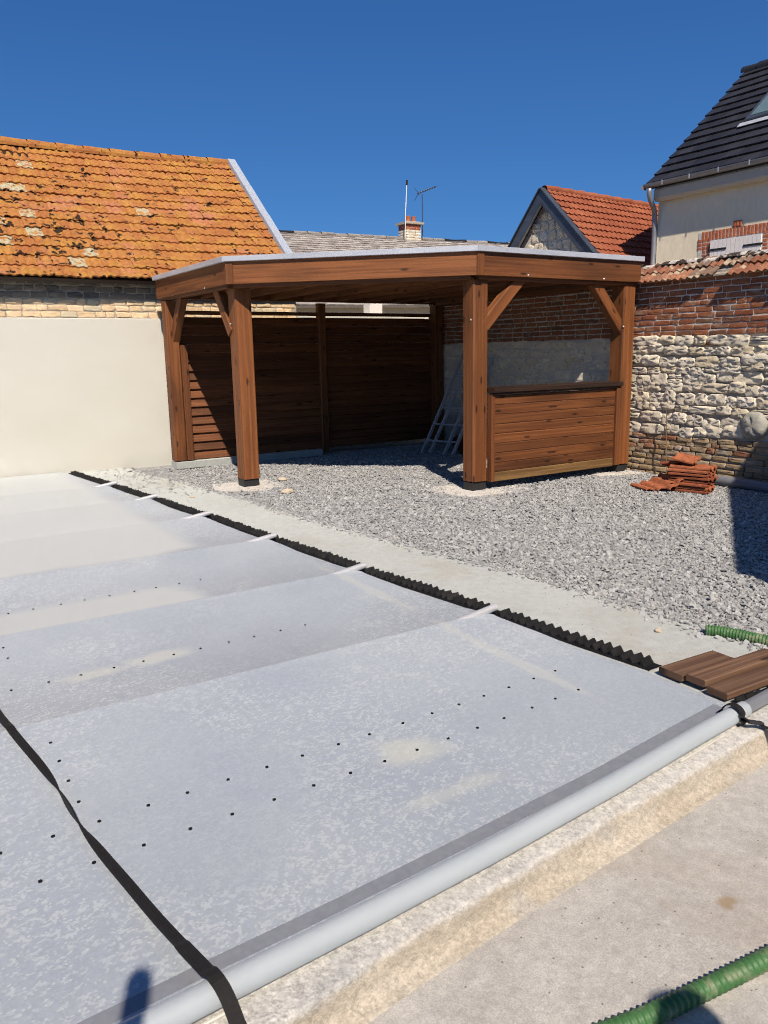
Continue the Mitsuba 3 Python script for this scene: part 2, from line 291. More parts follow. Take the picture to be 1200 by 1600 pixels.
def cover_color(p, n, uv):
    m, dry = cover_mask(p)
    wx, wy = p.x + .02 * fbm(p.x * 22, p.y * 22, 0, 2), p.y + .02 * fbm(p.x * 22, p.y * 22, 7, 2)
    a = noise(wx * 135, wy * 150, 0); b = noise(wx * 62, wy * 80, 3); d = fbm(p.x * 5, p.y * 5, 9, 3)
    sp = smoothstep(.58, .84, a * .45 + b * .45 + d * .24) * (.3 + .7 * m) * (1 - dry)
    base = mix((.360, .382, .430), (.435, .450, .480), fbm(p.x * 2.1, p.y * 2.1, 5, 4))
    base = base * (.90 + .13 * fbm(p.x * 200, p.y * 200, 0, 2) + .07 * noise(wx * 70, wy * 80, 5))
    lim = [1.70] + [3.335, 4.575, 5.82, 7.07, 8.34, 9.54] + [11.3]
    t = mi.Float(0)
    for a_, b_ in zip(lim[:-1], lim[1:]):
        t = dr.select((p.y >= a_) & (p.y < b_), (p.y - a_) / (b_ - a_), t)
    film_slope_shade = smoothstep(.0, .75, t + .35 * (fbm(p.x * 2.4, p.y * 2.4, 6, 3) - .5))  # water film, with the slope shading of each panel put into the colour
    film_slope_shade = dr.select(p.y < 3.3, .72 + .28 * film_slope_shade, film_slope_shade)
    base = mix(base * mi.Color3f(.88, .88, .88), base * mi.Color3f(1.02, 1.04, 1.045), film_slope_shade)
    d1, d2, k = voronoi(wx * 62, wy * 80)
    drop = (1 - smoothstep(.12, .36, d1)) * smoothstep(.55, .85, k) * (1 - dry) * (.35 + .65 * m)
    c = mix(base, (.60, .605, .60), dr.maximum(sp * .5, drop * .7))
    c = mix(c, (.475, .475, .465), dry * .9)
    for x, y, rx, ry, k in ((1.58, 2.30, .17, .13, .6), (1.08, 3.82, .26, .09, .5), (.76, 3.78, .20, .08, .5), (1.5, 1.98, .3, .05, .35), (2.5, 2.9, .05, .9, .35), (2.55, 4.2, .05, .7, .35)):
        d = dr.sqrt(dr.square((p.x - x) / rx) + dr.square((p.y - y) / ry)) + .9 * (fbm(p.x * 9, p.y * 9, 2, 4) - .5)
        c = mix(c, (.60, .58, .50), k * (1 - smoothstep(.35, 1.15, d)))
    return c
def cover_rough(p, n, uv):
    m, dry = cover_mask(p)
    return .36 + .25 * dry + .18 * fbm(p.x * 30, p.y * 30, 0, 2)
mat('cover_fabric', cover_color, .45, .4, lambda p, n, uv: noise(p.x * 75, p.y * 80, 0) + 1.5 * noise(p.x * 9, p.y * 6, 3), .0011, rough_fn=cover_rough)
mat('cover_hem', lambda p, n, uv: mix((.24, .25, .28), (.30, .31, .335), fbm(p.x * 60, p.y * 60, 0, 3)), .42, .4)
mat('cover_roll', lambda p, n, uv: mix((.43, .45, .46), (.50, .515, .52), fbm(p.x * 3, p.y * 3, p.z * 12, 4)), .40, .4)
mat('chip', lambda p, n, uv: mix((.24, .24, .245), (.47, .465, .46), uv.x) * (.8 + .4 * fbm(p.x * 40, p.y * 40, p.z * 40, 2)), .85, .25)
mat('gravel_dust', lambda p, n, uv: mix((.19, .19, .19), (.36, .355, .35), fbm(p.x * 60, p.y * 60, 0, 3)), .95, .1, lambda p, n, uv: fbm(p.x * 70, p.y * 70, 0, 3), .012)
mat('earth', (.16, .14, .11), .95, .1)
mat('black_rubber', lambda p, n, uv: mix((.004, .004, .0045), (.013, .013, .0135), fbm(p.x * 40, p.y * 40, p.z * 40, 2)), .6, .2)
mat('webbing', lambda p, n, uv: mix((.006, .0055, .0055), (.018, .017, .0165), fbm(p.x * 300, p.y * 300, p.z * 300, 2)), .7, .3)
mat('alu', lambda p, n, uv: mix((.50, .51, .52), (.60, .61, .62), fbm(p.x * 8, p.y * 30, p.z * 8, 2)), .36, metallic=.4)
mat('ladder_alu', (.50, .51, .53), .45, metallic=.3)
mat('pvc_grey', lambda p, n, uv: mix((.17, .19, .22), (.24, .26, .29), fbm(p.x * 6, p.y * 6, p.z * 6, 3)), .45, .4)
mat('hose_green', lambda p, n, uv: mix(mix((.030, .100, .030), (.065, .165, .058), fbm(p.x * 9, p.y * 9, p.z * 9, 3)), (.26, .26, .17), .5 * smoothstep(.45, .75, fbm(p.x * 34, p.y * 34, p.z * 34 + 2, 4))), .5, .4)
mat('house_wall', lambda p, n, uv: mix((.46, .40, .29), (.58, .52, .40), fbm(p.x * .9, p.y * .9, p.z * .6, 4)) * (.92 + .16 * fbm(p.x * 20, p.y * 20, p.z * 6, 3)), .9, .2)
mat('white_paint', (.72, .69, .66), .5, .4)
mat('soffit', (.50, .46, .38), .6, .3)
mat('iron', (.02, .02, .022), .5, .4)
mat('terracotta', (.36, .12, .06), .8, .3)
mat('window_glass', (.10, .16, .17), .08, .6)
mat('cream_debris', lambda p, n, uv: mix((.40, .34, .24), (.56, .50, .40), fbm(p.x * 20, p.y * 20, p.z * 20, 3)), .9, .2)
mat('skin', (.45, .28, .2), .5)
mat('cloth_dark', (.05, .055, .08), .85)

# ---------------------------------------------------------------- ground, paving
edge_right = lerp_poly([(1.2, 2.93), (1.85, 2.925), (2.28, 2.950), (2.73, 2.909), (3.33, 2.873), (3.94, 2.806), (4.51, 2.741), (5.10, 2.697), (5.73, 2.643), (6.38, 2.597), (7.0, 2.559), (7.54, 2.485), (8.19, 2.434), (8.73, 2.38), (9.32, 2.321), (10.27, 2.222), (11.3, 2.118)])
gravel_pts = [(-6, 3.75), (1.5, 3.70), (2.16, 3.683), (2.48, 3.672), (2.95, 3.676), (3.73, 3.653), (4.62, 3.527), (5.41, 3.466), (6.3, 3.349), (7.58, 3.28), (8.66, 3.202), (9.62, 3.148), (10.27, 3.027), (10.77, 2.98), (11.3, 2.9)]
gravel_edge = lerp_poly(gravel_pts)
ROLL_AXIS = [(-2.3, 1.48), (-1.2, 1.50), (-.4, 1.527), (.38, 1.566), (.536, 1.575), (.918, 1.593), (1.402, 1.623), (1.989, 1.672), (2.568, 1.733), (2.88, 1.762)]
roll_v = lerp_poly(ROLL_AXIS)
COPING = [(-4.0, 1.15), (-1.0, 1.27), (.3, 1.40), (.635, 1.450), (.934, 1.495), (1.312, 1.535), (1.889, 1.581), (2.412, 1.622), (2.836, 1.655), (3.7, 1.70)]
coping_v = lerp_poly(COPING)

m = trimesh.creation.box([240, 240, .5]); m.apply_translation([30, 60, -.42])
tag(add('ground', m, 'earth', const=(0, 0)), 'bare earth around the yard', kind='structure')
# terrace slab in the foreground
m = sheet([(-5, -6), (9, -6), (9, 1.9), (-5, 1.9)], -.16, -.1)
tag(add('terrace', m, 'slab_concrete', const=(0, 0)), kind='structure')
ys = np.r_[1.5, np.linspace(1.9, 11.3, 60)]
deck = [(-4, 1.66)] + [(x, roll_v(x) + .12) for x in np.linspace(-2.2, 2.8, 11)] + [(3.68, 1.85)] + [(gravel_edge(y) + .006 * math.sin(y * 9) + .004 * math.sin(y * 23), y) for y in np.linspace(1.9, 11.28, 120)] + [(-4, 11.28)]
tag(add('pool_deck', sheet(deck, -.12, 0), 'concrete', const=(0, 0)), kind='structure')
# coping: worn concrete edge, displaced
xs = np.linspace(-.8, 3.68, 900)
prof = [(.30, -.002), (.16, 0), (.10, .001), (.06, 0), (.030, -.000), (.010, -.0015), (.002, -.006), (0, -.018), (-.002, -.042), (-.003, -.060), (-.006, -.075), (-.012, -.086), (-.022, -.094), (-.036, -.097), (-.056, -.0985), (-.06, -.11)]
V = np.array([[(x, coping_v(x) + dv, z) for dv, z in prof] for x in xs])
P = V.reshape(-1, 3)
dn = (meshkit.fbm(P * [9, 9, 14], 4, 3) - .5) * .022 + (meshkit.fbm(P * [45, 45, 45], 3, 9) - .5) * .016
wgt = np.tile(np.array([0, .1, .25, .5, .8, 1, 1, 1, 1, 1, 1, 1, .8, .35, .2, 0]), len(xs))
P = P + np.stack([0 * dn, -dn * wgt * .8, dn * wgt * .45], 1)
n0, n1 = len(xs), len(prof)
i, j = np.meshgrid(np.arange(n0 - 1), np.arange(n1 - 1), indexing='ij')
fq = np.stack([i * n1 + j, i * n1 + j + 1, (i + 1) * n1 + j + 1, (i + 1) * n1 + j], -1).reshape(-1, 4)
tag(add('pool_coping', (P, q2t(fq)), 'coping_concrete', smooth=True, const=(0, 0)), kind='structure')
# gravel bed and chips
bed = [(gravel_edge(y) - .03, y) for y in np.linspace(-5, 11.28, 60)] + [(8.3, 11.28), (8.3, -5)]
bx, by = np.meshgrid(np.linspace(2.8, 8.3, 120), np.linspace(-1.5, 11.28, 260), indexing='ij')
bz = -.022 + .03 * (meshkit.fbm(np.stack([bx * 2.2, by * 2.2, bx * 0], -1), 3, 5) - .5) - .12 * (bx < gravel_edge(by) - .02)
i, j = np.meshgrid(np.arange(119), np.arange(259), indexing='ij')
fq = np.stack([i * 260 + j, (i + 1) * 260 + j, (i + 1) * 260 + j + 1, i * 260 + j + 1], -1).reshape(-1, 4)
tag(add('gravel_bed', (np.stack([bx, by, bz], -1).reshape(-1, 3), q2t(fq)), 'gravel_dust', smooth=True, const=(0, 0)), kind='structure')
def chips(n):
    x, y = [], []
    while len(x) < n:
        r = rng.random((20000, 3))
        cx, cy = 2.9 + 5.1 * r[:, 0], 1.2 + 9.6 * r[:, 1]
        keep = (cx > gravel_edge(cy) + rng.normal(-.01, .03, len(cx)) - .12 * rng.random(len(cx)) ** 6) & (r[:, 2] < np.clip(5.0 / (np.hypot(cx, cy)), .33, 1)) & (cy > cx * .42 - .55)
        x += cx[keep].tolist(); y += cy[keep].tolist()
    x, y = np.array(x[:n - 500]), np.array(y[:n - 500])
    ey = np.clip(rng.normal(9.9, .7, 500), 7.6, 11.1); ex = np.maximum(rng.normal(2.95, .28, 500), edge_right(ey) + .14); x, y = np.r_[x, ex], np.r_[y, ey]
    g = np.arange(5) * np.pi / 2.5
    a = rng.uniform(0, 2 * np.pi, n)[:, None] + g + rng.normal(0, .22, (n, 5))
    s = rng.gamma(4, .0025, n)[:, None] * rng.uniform(.6, 1.25, (n, 5)) + .0035
    asp = rng.uniform(.45, .9, n)[:, None]; rot = rng.uniform(0, np.pi, n)[:, None]
    px, py = np.cos(a) * s, np.sin(a) * s * asp
    px, py = px * np.cos(rot) - py * np.sin(rot), px * np.sin(rot) + py * np.cos(rot)
    tx, ty = rng.normal(0, .28, n)[:, None], rng.normal(0, .28, n)[:, None]
    th = (s.mean(1, keepdims=True) * rng.uniform(.2, .5, (n, 1)))
    on = (x > gravel_edge(y))[:, None]
    base = np.where(on, -.022 + .03 * (meshkit.fbm(np.stack([x * 2.2, y * 2.2, x * 0], -1), 3, 5) - .5)[:, None] + rng.uniform(0.002, .02, (n, 1)), .004)
    lo = np.stack([x[:, None] + px, y[:, None] + py, base + px * tx + py * ty], -1)
    hi = np.stack([x[:, None] + px * .8, y[:, None] + py * .8, base + th + px * tx + py * ty + rng.normal(0, .0016, (n, 5))], -1)
    v = np.concatenate([lo, hi], 1)
    f = []
    for k in range(5):
        j = (k + 1) % 5; f += [[k, j, 5 + j], [k, 5 + j, 5 + k]]
    f += [[5, 6, 7], [5, 7, 8], [5, 8, 9]]
    F_ = (np.array(f)[None] + (np.arange(n) * 10)[:, None, None]).reshape(-1, 3)
    uv = np.repeat(np.stack([rng.random(n), rng.random(n)], 1), 10, 0)
    return v.reshape(-1, 3), F_, uv
v, f, uv = chips(150000)
tag(add('gravel', (v, f), 'chip', uv=uv), 'pale grey crushed slate gravel spread over the yard', 'gravel', kind='stuff')

# ---------------------------------------------------------------- pool cover
cover = thing('pool_cover', 'grey tarpaulin pool safety cover stretched over the pool in the foreground', 'pool cover')
PV = [3.335, 4.575, 5.82, 7.07, 8.34, 9.54]
PE = [2.876, 2.757, 2.661, 2.569, 2.463, 2.35]
def cover_z(x, y):
    z = .022 + 0 * x
    for k, v0 in enumerate(PV):
        d = y - v0
        z = z + .011 * np.exp(-np.where(d > 0, (d / .17) ** 2, (d / .42) ** 2)) + .004 * np.exp(-(d / .03) ** 2)
    lim = [1.75] + PV + [11.2]
    for a, b in zip(lim[:-1], lim[1:]):
        t = np.clip((y - a) / (b - a), 0, 1)
        z = z - .006 * np.sin(np.pi * t) * (t > 0) * (t < 1)
    return z + .010 * (meshkit.fbm(np.stack([x * 1.3, y * 1.3, 0 * x], -1), 3, 2) - .5) + .0035 * (meshkit.fbm(np.stack([x * 2.5 + y, y * 9, 0 * x], -1), 3, 4) - .5) * np.clip((x - .2) / 2.0, .15, 1)
vv = np.unique(np.round(np.concatenate([np.linspace(0, 1, 130) * 9.6 + 1.6] + [v0 + np.linspace(-.3, .3, 41) for v0 in PV]), 4))
tt = np.linspace(0, 1, 110)
X = -2.3 + (edge_right(vv)[:, None] + 2.3 + .006 * np.sin(vv * 7)[:, None]) * tt[None]
Y = np.repeat(vv[:, None], len(tt), 1)
front = roll_v(X) + .012
Y = np.where(vv[:, None] < 2.3, front + (Y - 1.6) / .7 * (2.3 - front), Y)
Z = cover_z(X, Y) + .02 * np.clip(1 - (Y - front) / .05, 0, 1)
Z = Z - .018 * np.clip(1 - (edge_right(Y) - X) / .05, 0, 1)
i, j = np.meshgrid(np.arange(len(vv) - 1), np.arange(len(tt) - 1), indexing='ij'); n1 = len(tt)
fq = np.stack([i * n1 + j, i * n1 + j + 1, (i + 1) * n1 + j + 1, (i + 1) * n1 + j], -1).reshape(-1, 4)
add('tarpaulin', (np.stack([X, Y, Z], -1).reshape(-1, 3), q2t(fq)), 'cover_fabric', cover, smooth=True, const=(0, 0))
# hem band behind the roll
xs = np.linspace(-2.2, 2.84, 200)
hv = np.stack([np.stack([xs, roll_v(xs) + d, cover_z(xs, roll_v(xs) + d) + .004 + .016 * max(0, 1 - d / .05)], 1) for d in (.03, .06, .09, .122)], 1)
i, j = np.meshgrid(np.arange(199), np.arange(3), indexing='ij')
fq = np.stack([i * 4 + j, (i + 1) * 4 + j, (i + 1) * 4 + j + 1, i * 4 + j + 1], -1).reshape(-1, 4)
add('hem', (hv.reshape(-1, 3), q2t(fq)), 'cover_hem', cover, smooth=True, const=(0, 0))
ax = np.array([(x, roll_v(x) + .002, .0375) for x in np.linspace(-2.3, 2.87, 60)])
labels[add('roll_tube', tube(ax, .0345, 28), 'cover_roll', cover, smooth=True, const=(0, 0))] = {'label': 'pale wrapped tube along the near edge of the cover'}
d = np.array([1, .09, 0]) / math.hypot(1, .09); e = ax[-1]
labels[add('tube_end', tube([e - d * .05, e + d * .02, e + d * .4, e + d * .8], .027, 20), 'zinc_dull', cover, smooth=True, const=(0, 0))] = {'label': 'bare steel tube sticking out of the roll'}
for a, b in ((.30, .545), (2.35, 2.66)):
    p = np.array([(x, roll_v(x) - .034, .006) for x in np.linspace(a, b, 8)])
    add('trim_strip', tube(p, .004, 6), 'cream_render', cover, uv=None, const=(1, 0))
for k, (v0, e0) in enumerate(zip(PV, PE)):
    x0, x1 = e0 - .225, e0 + .015
    p = np.array([(x, v0 + (e0 - x) * .02, .017 + .041 * (x - (e0 - .27)) / .285) for x in np.linspace(e0 - .27, x1, 14)])
    add('cover_pole', tube(p, .0215, 20), 'alu', cover, smooth=40, const=None)
holes = []
for k, (a, b) in enumerate(zip([1.75] + PV, PV + [11.1])):
    for r, off in ((.35, .0), (.49, .07)):
        if k > 2: continue
        y = (a + (b - a) * .38) if k else (2.275 if r == .35 else 2.49)
        for x in np.arange(-2.1, edge_right(y) - .3, .15):
            (k and off) or holes.append((x + .1 + off + rng.normal(0, .004), y + .012 * max(0, x - .5) * (k == 0) + .03 * max(0, x - 1.5) ** 2 * (k == 0)))
    if k < 2:
        for y in np.arange(a + .9, b - .05, .16): holes.append((.44, y))
hp = []
g = np.arange(10) * 2 * np.pi / 10
for x, y in holes:
    if x > edge_right(y) - (.35 if y < 3.3 else .9) or y > 5.9: continue
    z = float(cover_z(np.array([x]), np.array([y]))[0]) + .0035
    vv_ = np.stack([x + .0062 * np.cos(g), y + .0062 * np.sin(g), 0 * g + z], 1)
    hp.append((np.vstack([vv_, vv_ * [1, 1, 1] - [0, 0, .004], [[x, y, z]]]), np.array([[i, (i + 1) % 10, 20] for i in range(10)] + [[i, 10 + i, 10 + (i + 1) % 10] for i in range(10)] + [[i, 10 + (i + 1) % 10, (i + 1) % 10] for i in range(10)])))
tag(add('drain_eyelet', cat(hp), 'black_rubber', cover, const=(0, 0)), kind='stuff')

# black straps
sp = spline([(.30, 3.62, .036), (.308, 3.489, .036), (.35, 3.122, .032), (.384, 2.867, .034), (.403, 2.588, .040), (.426, 2.337, .042), (.455, 2.09, .040), (.478, 1.871, .036), (.500, 1.69, .044), (.510, 1.615, .078), (.516, 1.572, .086), (.524, 1.535, .070), (.530, 1.505, .040), (.534, 1.475, .010), (.536, 1.43, .001), (.536, 1.395, -.04), (.535, 1.36, -.09), (.52, 1.25, -.094)], 130)
t = np.linspace(0, 1, 130)
sp[:, 2] = np.where(sp[:, 1] > 1.60, cover_z(sp[:, 0], sp[:, 1]) + .013 + .040 * np.clip((2.3 - sp[:, 1]) / .7, 0, 1) ** 1.5, sp[:, 2])
ang = 78 * np.exp(-((sp[:, 1] - 2.62) / .20) ** 2) + 15
s_ = thing('strap', 'long black webbing strap twisted across the pool cover at lower left', 'strap')
st = add('webbing_band', ribbon(sp, .036, np.where(sp[:, 1] < 1.75, 0, ang), .0022), 'webbing', s_, const=(0, 0))
s_ = thing('strap', 'short black strap looped round the right end of the cover tube', 'strap')
g = np.linspace(-.35 * np.pi, 1.3 * np.pi, 30)
lp = np.stack([2.77 + .02 * np.linspace(0, 1, 30), roll_v(2.77) - .046 * np.cos(g) * -1, .041 + .046 * np.sin(g)], 1)
add('loop', ribbon(lp, .03, np.full(30, 0.), .002), 'webbing', s_, const=(0, 0))
sp = spline([(2.775, 1.718, .062), (2.80, 1.69, .035), (2.84, 1.668, .014), (2.86, 1.63, 0.0), (2.862, 1.60, -.05), (2.86, 1.57, -.1)], 24)
add('tail', ribbon(sp, .03, np.full(24, 10.), .002), 'webbing', s_, const=(0, 0))
bar('buckle', (2.785, 1.69, .038), (2.845, 1.665, .022), .03, .012, 'iron', s_)

# ribbed rubber strip along the cover's right edge
strip = thing('edge_strip', 'black ribbed rubber strip with raised teeth along the right edge of the pool cover', 'edge strip')
yy = np.linspace(2.30, 11.12, 200)
sx = lambda y: edge_right(y) + .052
sv = np.stack([np.stack([sx(yy) + a, yy, 0 * yy + z], 1) for a, z in ((-.048, .001), (-.046, .010), (.040, .010), (.044, .001))], 1)
i, j = np.meshgrid(np.arange(199), np.arange(3), indexing='ij')
add('base', (sv.reshape(-1, 3), q2t(np.stack([i * 4 + j, (i + 1) * 4 + j, (i + 1) * 4 + j + 1, i * 4 + j + 1], -1).reshape(-1, 4))), 'black_rubber', strip, const=(0, 0))
def tooth(x, y, s=1.0):
    a, h, b = .040 * s * rng.uniform(.85, 1.08), .032 * s * rng.uniform(.72, 1.15), .013
    lean = .016 + rng.normal(0, .002)
    v = np.array([(-a, -b, 0), (a, -b, 0), (a, b, 0), (-a, b, 0), (-a * .9, -.003 + lean, h * .75), (a * .95, -.003 + lean, h), (a * .95, .004 + lean, h), (-a * .9, .004 + lean, h * .75)])
    rz = rng.normal(-.06, .09); c_, s_2 = math.cos(rz), math.sin(rz)
    v[:, :2] = v[:, :2] @ np.array([[c_, s_2], [-s_2, c_]])
    return v + [x, y, .010], q2t([[0, 1, 5, 4], [1, 2, 6, 5], [2, 3, 7, 6], [3, 0, 4, 7], [4, 5, 6, 7]])
y = 2.35
while y < 11.08:
    if min(abs(y - p) for p in PV) > .03:
        add('tooth', tooth(sx(y), y), 'black_rubber', strip, const=(0, 0))
    y += .055 + rng.normal(0, .003)
strip2 = thing('edge_strip', 'short end of black ribbed strip lying behind the roll beside the planks', 'edge strip')
for k in range(6):
    add('tooth', tooth(2.98 + .055 * k, 1.835 + rng.normal(0, .004), .8), 'black_rubber', strip2, const=(0, 0))
box('base', (2.95, 1.80, .001), (3.45, 1.87, .011), 'black_rubber', strip2, const=(0, 0))

# planks
for lab, x0, x1, y0, y1, z, r in (('brown deck plank lying furthest from the cover roll', 2.945, 3.32, 2.105, 2.24, .030, -.04), ('brown deck plank with a worn pale patch, middle of the three by the pool corner', 2.95, 3.52, 1.990, 2.096, .042, -.03), ('brown deck plank lying nearest the cover roll', 2.935, 3.50, 1.868, 1.978, .030, -.035)):
    k = thing('deck_plank', lab, 'plank', 'loose deck planks by the pool corner')
    c = np.array([(x0 + x1) / 2, (y0 + y1) / 2, z]); d = np.array([math.cos(r), math.sin(r), 0]) * (x1 - x0) / 2
    bar('board', c - d, c + d, y1 - y0 - .006, .032, 'hardwood', k, c=.004)

# hoses
def hose(pts, r, pitch, label):
    n0 = 400; p = spline(pts, n0); L = np.linalg.norm(np.diff(p, axis=0), axis=1).sum(); n = int(L / pitch * 6)
    p = spline(pts, n); rr = r * (1 + .11 * np.cos(np.arange(n) * np.pi / 3))
    k = thing('hose', label, 'hose'); add('ribbed_tube', tube(p, rr, 22), 'hose_green', k, smooth=True, const=(0, 0))
hose([(.80, 1.21, -.074), (1.1, 1.112, -.074), (1.42, 1.038, -.074), (1.62, 1.012, -.074), (1.85, .985, -.074), (2.3, .975, -.074), (2.9, 1.04, -.074)], .0235, .019, 'thick dirty green ribbed hose lying on the concrete in the lower right corner')
hose([(3.60, 2.46, .024), (3.66, 2.34, .026), (3.70, 2.20, .026), (3.84, 1.98, .026), (4.1, 1.75, .026)], .028, .016, 'green ribbed hose end lying at the gravel edge beyond the planks')

# ---------------------------------------------------------------- timber shelter
sh = thing('timber_shelter', 'brown stained timber garden shelter with flat roof, bar counter and slatted back', 'garden shelter')
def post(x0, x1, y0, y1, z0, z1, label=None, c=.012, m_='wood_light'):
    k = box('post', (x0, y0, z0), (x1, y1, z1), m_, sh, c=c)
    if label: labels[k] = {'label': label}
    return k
ZB, ZF, ZT = 2.255, 2.272, 2.52
post(3.57, 3.77, 8.55, 8.75, .09, 2.235)
post(5.45, 5.65, 6.67, 6.87, .10, 2.235, c=.02)
post(7.70, 7.90, 6.62, 6.82, .10, 2.235)
post(3.44, 3.60, 10.58, 10.76, .11, 2.23)
post(5.73, 5.85, 10.60, 10.70, .05, 2.24)
post(7.80, 7.96, 10.52, 10.68, .05, 2.24)
for x, y in ((3.67, 8.65), (5.55, 6.77), (7.80, 6.72)):
    for s in (-1, 1): box('post_foot', (x - .05 + s * .048, y - .08, .002), (x + .05 + s * .042, y + .08, .088), 'iron', sh, const=(0, 0))
box('base_block', (3.44, 10.56, 0), (5.70, 10.79, .095), 'concrete', sh, const=(0, 0))
Cp, Lp, Ap, Bp, Dp, Ep = (3.42, 10.86), (3.45, 8.48), (5.43, 6.60), (7.92, 6.57), (7.96, 10.86), (3.42, 10.86)
def fascia(a, b, trim=True):
    a, b = np.array(a), np.array(b); d = (b - a) / np.linalg.norm(b - a); n = np.array([-d[1], d[0]])
    if n @ (np.array([5.7, 9.0]) - a) < 0: n = -n
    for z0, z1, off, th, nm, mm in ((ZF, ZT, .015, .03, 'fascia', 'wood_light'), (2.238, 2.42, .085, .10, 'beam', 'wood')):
        p, q = a + n * off + d * .004, b + n * off - d * .004
        if nm == 'beam': p, q = p + d * .06, q - d * .06
        bar(nm, (*p, (z0 + z1) / 2), (*q, (z0 + z1) / 2), th, z1 - z0, mm, sh, side=(*n, 0), c=.004)
    if trim:
        p, q = a - n * .008 - d * .01, b - n * .008 + d * .01
        bar('roof_trim', (*p, 2.536), (*q, 2.536), .06, .056, 'zinc', sh, side=(*n, 0), c=.003)
for a, b in ((Cp, Lp), (Lp, Ap), (Ap, Bp)): fascia(a, b)
for c_, d1, d2 in ((Lp, (.0, 1), (.733, -.68)), (Ap, (-.733, .68), (1, -.01))):
    for d in (d2,):
        c0 = np.array(c_) + np.array(d) * .045; n = np.array([-d[1], d[0]]); n = n if n @ (np.array([5.7, 9.0]) - c0) > 0 else -n
        p = c0 - n * .006
        bar('corner_board', (*p, ZF + .002), (*p, ZT - .004), .085, .016, 'wood_light', sh, side=(*d, 0), c=.003)
box('beam', (3.5, 10.60, 2.26), (7.9, 10.72, 2.42), 'wood', sh)
box('beam', (7.80, 6.85, 2.23), (7.93, 10.5, 2.40), 'wood', sh)
for x in np.arange(3.95, 7.8, .52):
    y0 = 6.75 if x > 5.5 else 8.42 - (x - 3.45) * .95 + .28
    box('joist', (x - .03, y0, 2.27), (x + .03, 10.58, 2.44), 'wood', sh)
roof = [(3.44, 10.84), (3.47, 8.5), (5.45, 6.62), (7.9, 6.59), (7.94, 10.84)]
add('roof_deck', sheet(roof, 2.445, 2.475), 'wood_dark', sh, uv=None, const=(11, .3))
add('roof_membrane', sheet(roof, 2.478, 2.50), 'zinc_dull', sh, const=(0, 0))
def brace(p0, p1, w=.13, t=.10, side=(0, 1, 0)):
    bar('brace', p0, p1, t, w, 'wood_light', sh, side=side, c=.008)
brace((5.60, 6.72, 1.76), (6.12, 6.72, 2.27)); brace((7.76, 6.70, 1.70), (7.24, 6.70, 2.27))
brace((3.60, 8.70, 1.76), (3.60, 9.10, 2.27), side=(1, 0, 0)); brace((3.56, 10.66, 1.70), (3.56, 10.22, 2.27), side=(1, 0, 0))
# slatted back wall: louvred boards, two bays
for x0, x1 in ((3.61, 5.74), (5.84, 7.84)):
    z = .105
    for r in range(16):
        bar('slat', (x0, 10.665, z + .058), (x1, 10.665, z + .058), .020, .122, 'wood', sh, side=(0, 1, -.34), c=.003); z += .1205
    bar('slat', (x0, 10.665, 2.086), (x1, 10.665, 2.086), .024, .052, 'wood', sh, side=(0, 1, .10), c=.003)
box('nailer', (3.605, 10.575, .11), (3.70, 10.645, 1.66), 'wood', sh)
# counter
z = .085
for r in range(9):
    box('counter_board', (5.70, 6.632 + .002 * (r % 2), z), (7.62, 6.655, z + .1035), 'wood_pale' if r == 0 else 'wood', sh, c=.006); z += .1055
box('counter_post', (5.655, 6.615, .09), (5.705, 6.69, 1.035), 'wood', sh); box('counter_post', (7.615, 6.60, .10), (7.695, 6.69, 1.035), 'wood', sh)
k = box('counter_top', (5.655, 6.572, 1.062), (7.69, 6.97, 1.112), 'wood_dark', sh); labels[k] = {'label': 'dark stained counter top'}
box('counter_rail', (5.66, 6.60, 1.038), (7.69, 6.66, 1.060), 'wood_dark', sh)
for x, y, z in ((6.1, 6.555, 2.29), (7.26, 6.55, 2.29), (3.445, 9.12, 2.28), (3.44, 10.25, 2.28), (7.70, 6.617, 1.76), (5.45, 6.72, 1.83), (3.565, 8.70, 1.86), (3.465, 10.62, 1.78)):
    m = trimesh.creation.icosphere(1, .011); m.apply_translation([x, y, z]); add('bolt', m, 'alu', sh, const=(0, 0))
# pads
for poly, lab in (([(3.20, 8.52), (3.62, 8.17), (4.02, 8.36), (4.02, 8.95), (3.35, 9.02)], 'white concrete pad under the left front post of the shelter'), ([(5.08, 6.95), (5.16, 6.42), (6.05, 6.36), (6.12, 6.9), (5.9, 7.15), (5.3, 7.2)], 'thin concrete pad under the middle front post'), ([(7.3, 6.55), (7.9, 6.35), (7.96, 6.95), (7.4, 6.95)], 'concrete pad under the post beside the stone wall')):
    m = sheet(poly, -.05, .001); tag(add('concrete_pad', m, 'slab_concrete', const=(0, 0)), lab, 'concrete pad')

# ladders leaning in the shade
for lab, x, y, dz in (('aluminium ladder section leaning on the wall in the shade of the shelter', 7.0, 9.80, 2.1), ('second aluminium ladder section leaning in front of the first', 7.05, 9.66, 1.7)):
    k = thing('ladder', lab, 'ladder')
    d = np.array([.86, .10, 1.42]); d /= np.linalg.norm(d); L = dz / d[2] * .9
    b0, b1 = np.array([x, y, .0]), np.array([x + .10, y - .42, .0])
    for b in (b0, b1): bar('rail', b, b + d * L, .028, .06, 'ladder_alu', k, side=(b1 - b0))
    for s in np.arange(.22, L - .1, .28): add('rung', tube([b0 + d * s, (b0 + b1) / 2 + d * s, b1 + d * s], .014, 8), 'ladder_alu', k, const=(0, 0))
k = thing('log', 'round log end standing by the ladder feet behind the post', 'log')
m = tube([(7.42, 9.3, .13), (7.5, 9.45, .13), (7.6, 9.62, .13)], .13, 16); add('trunk', m, 'wood_dark', k, smooth=40)

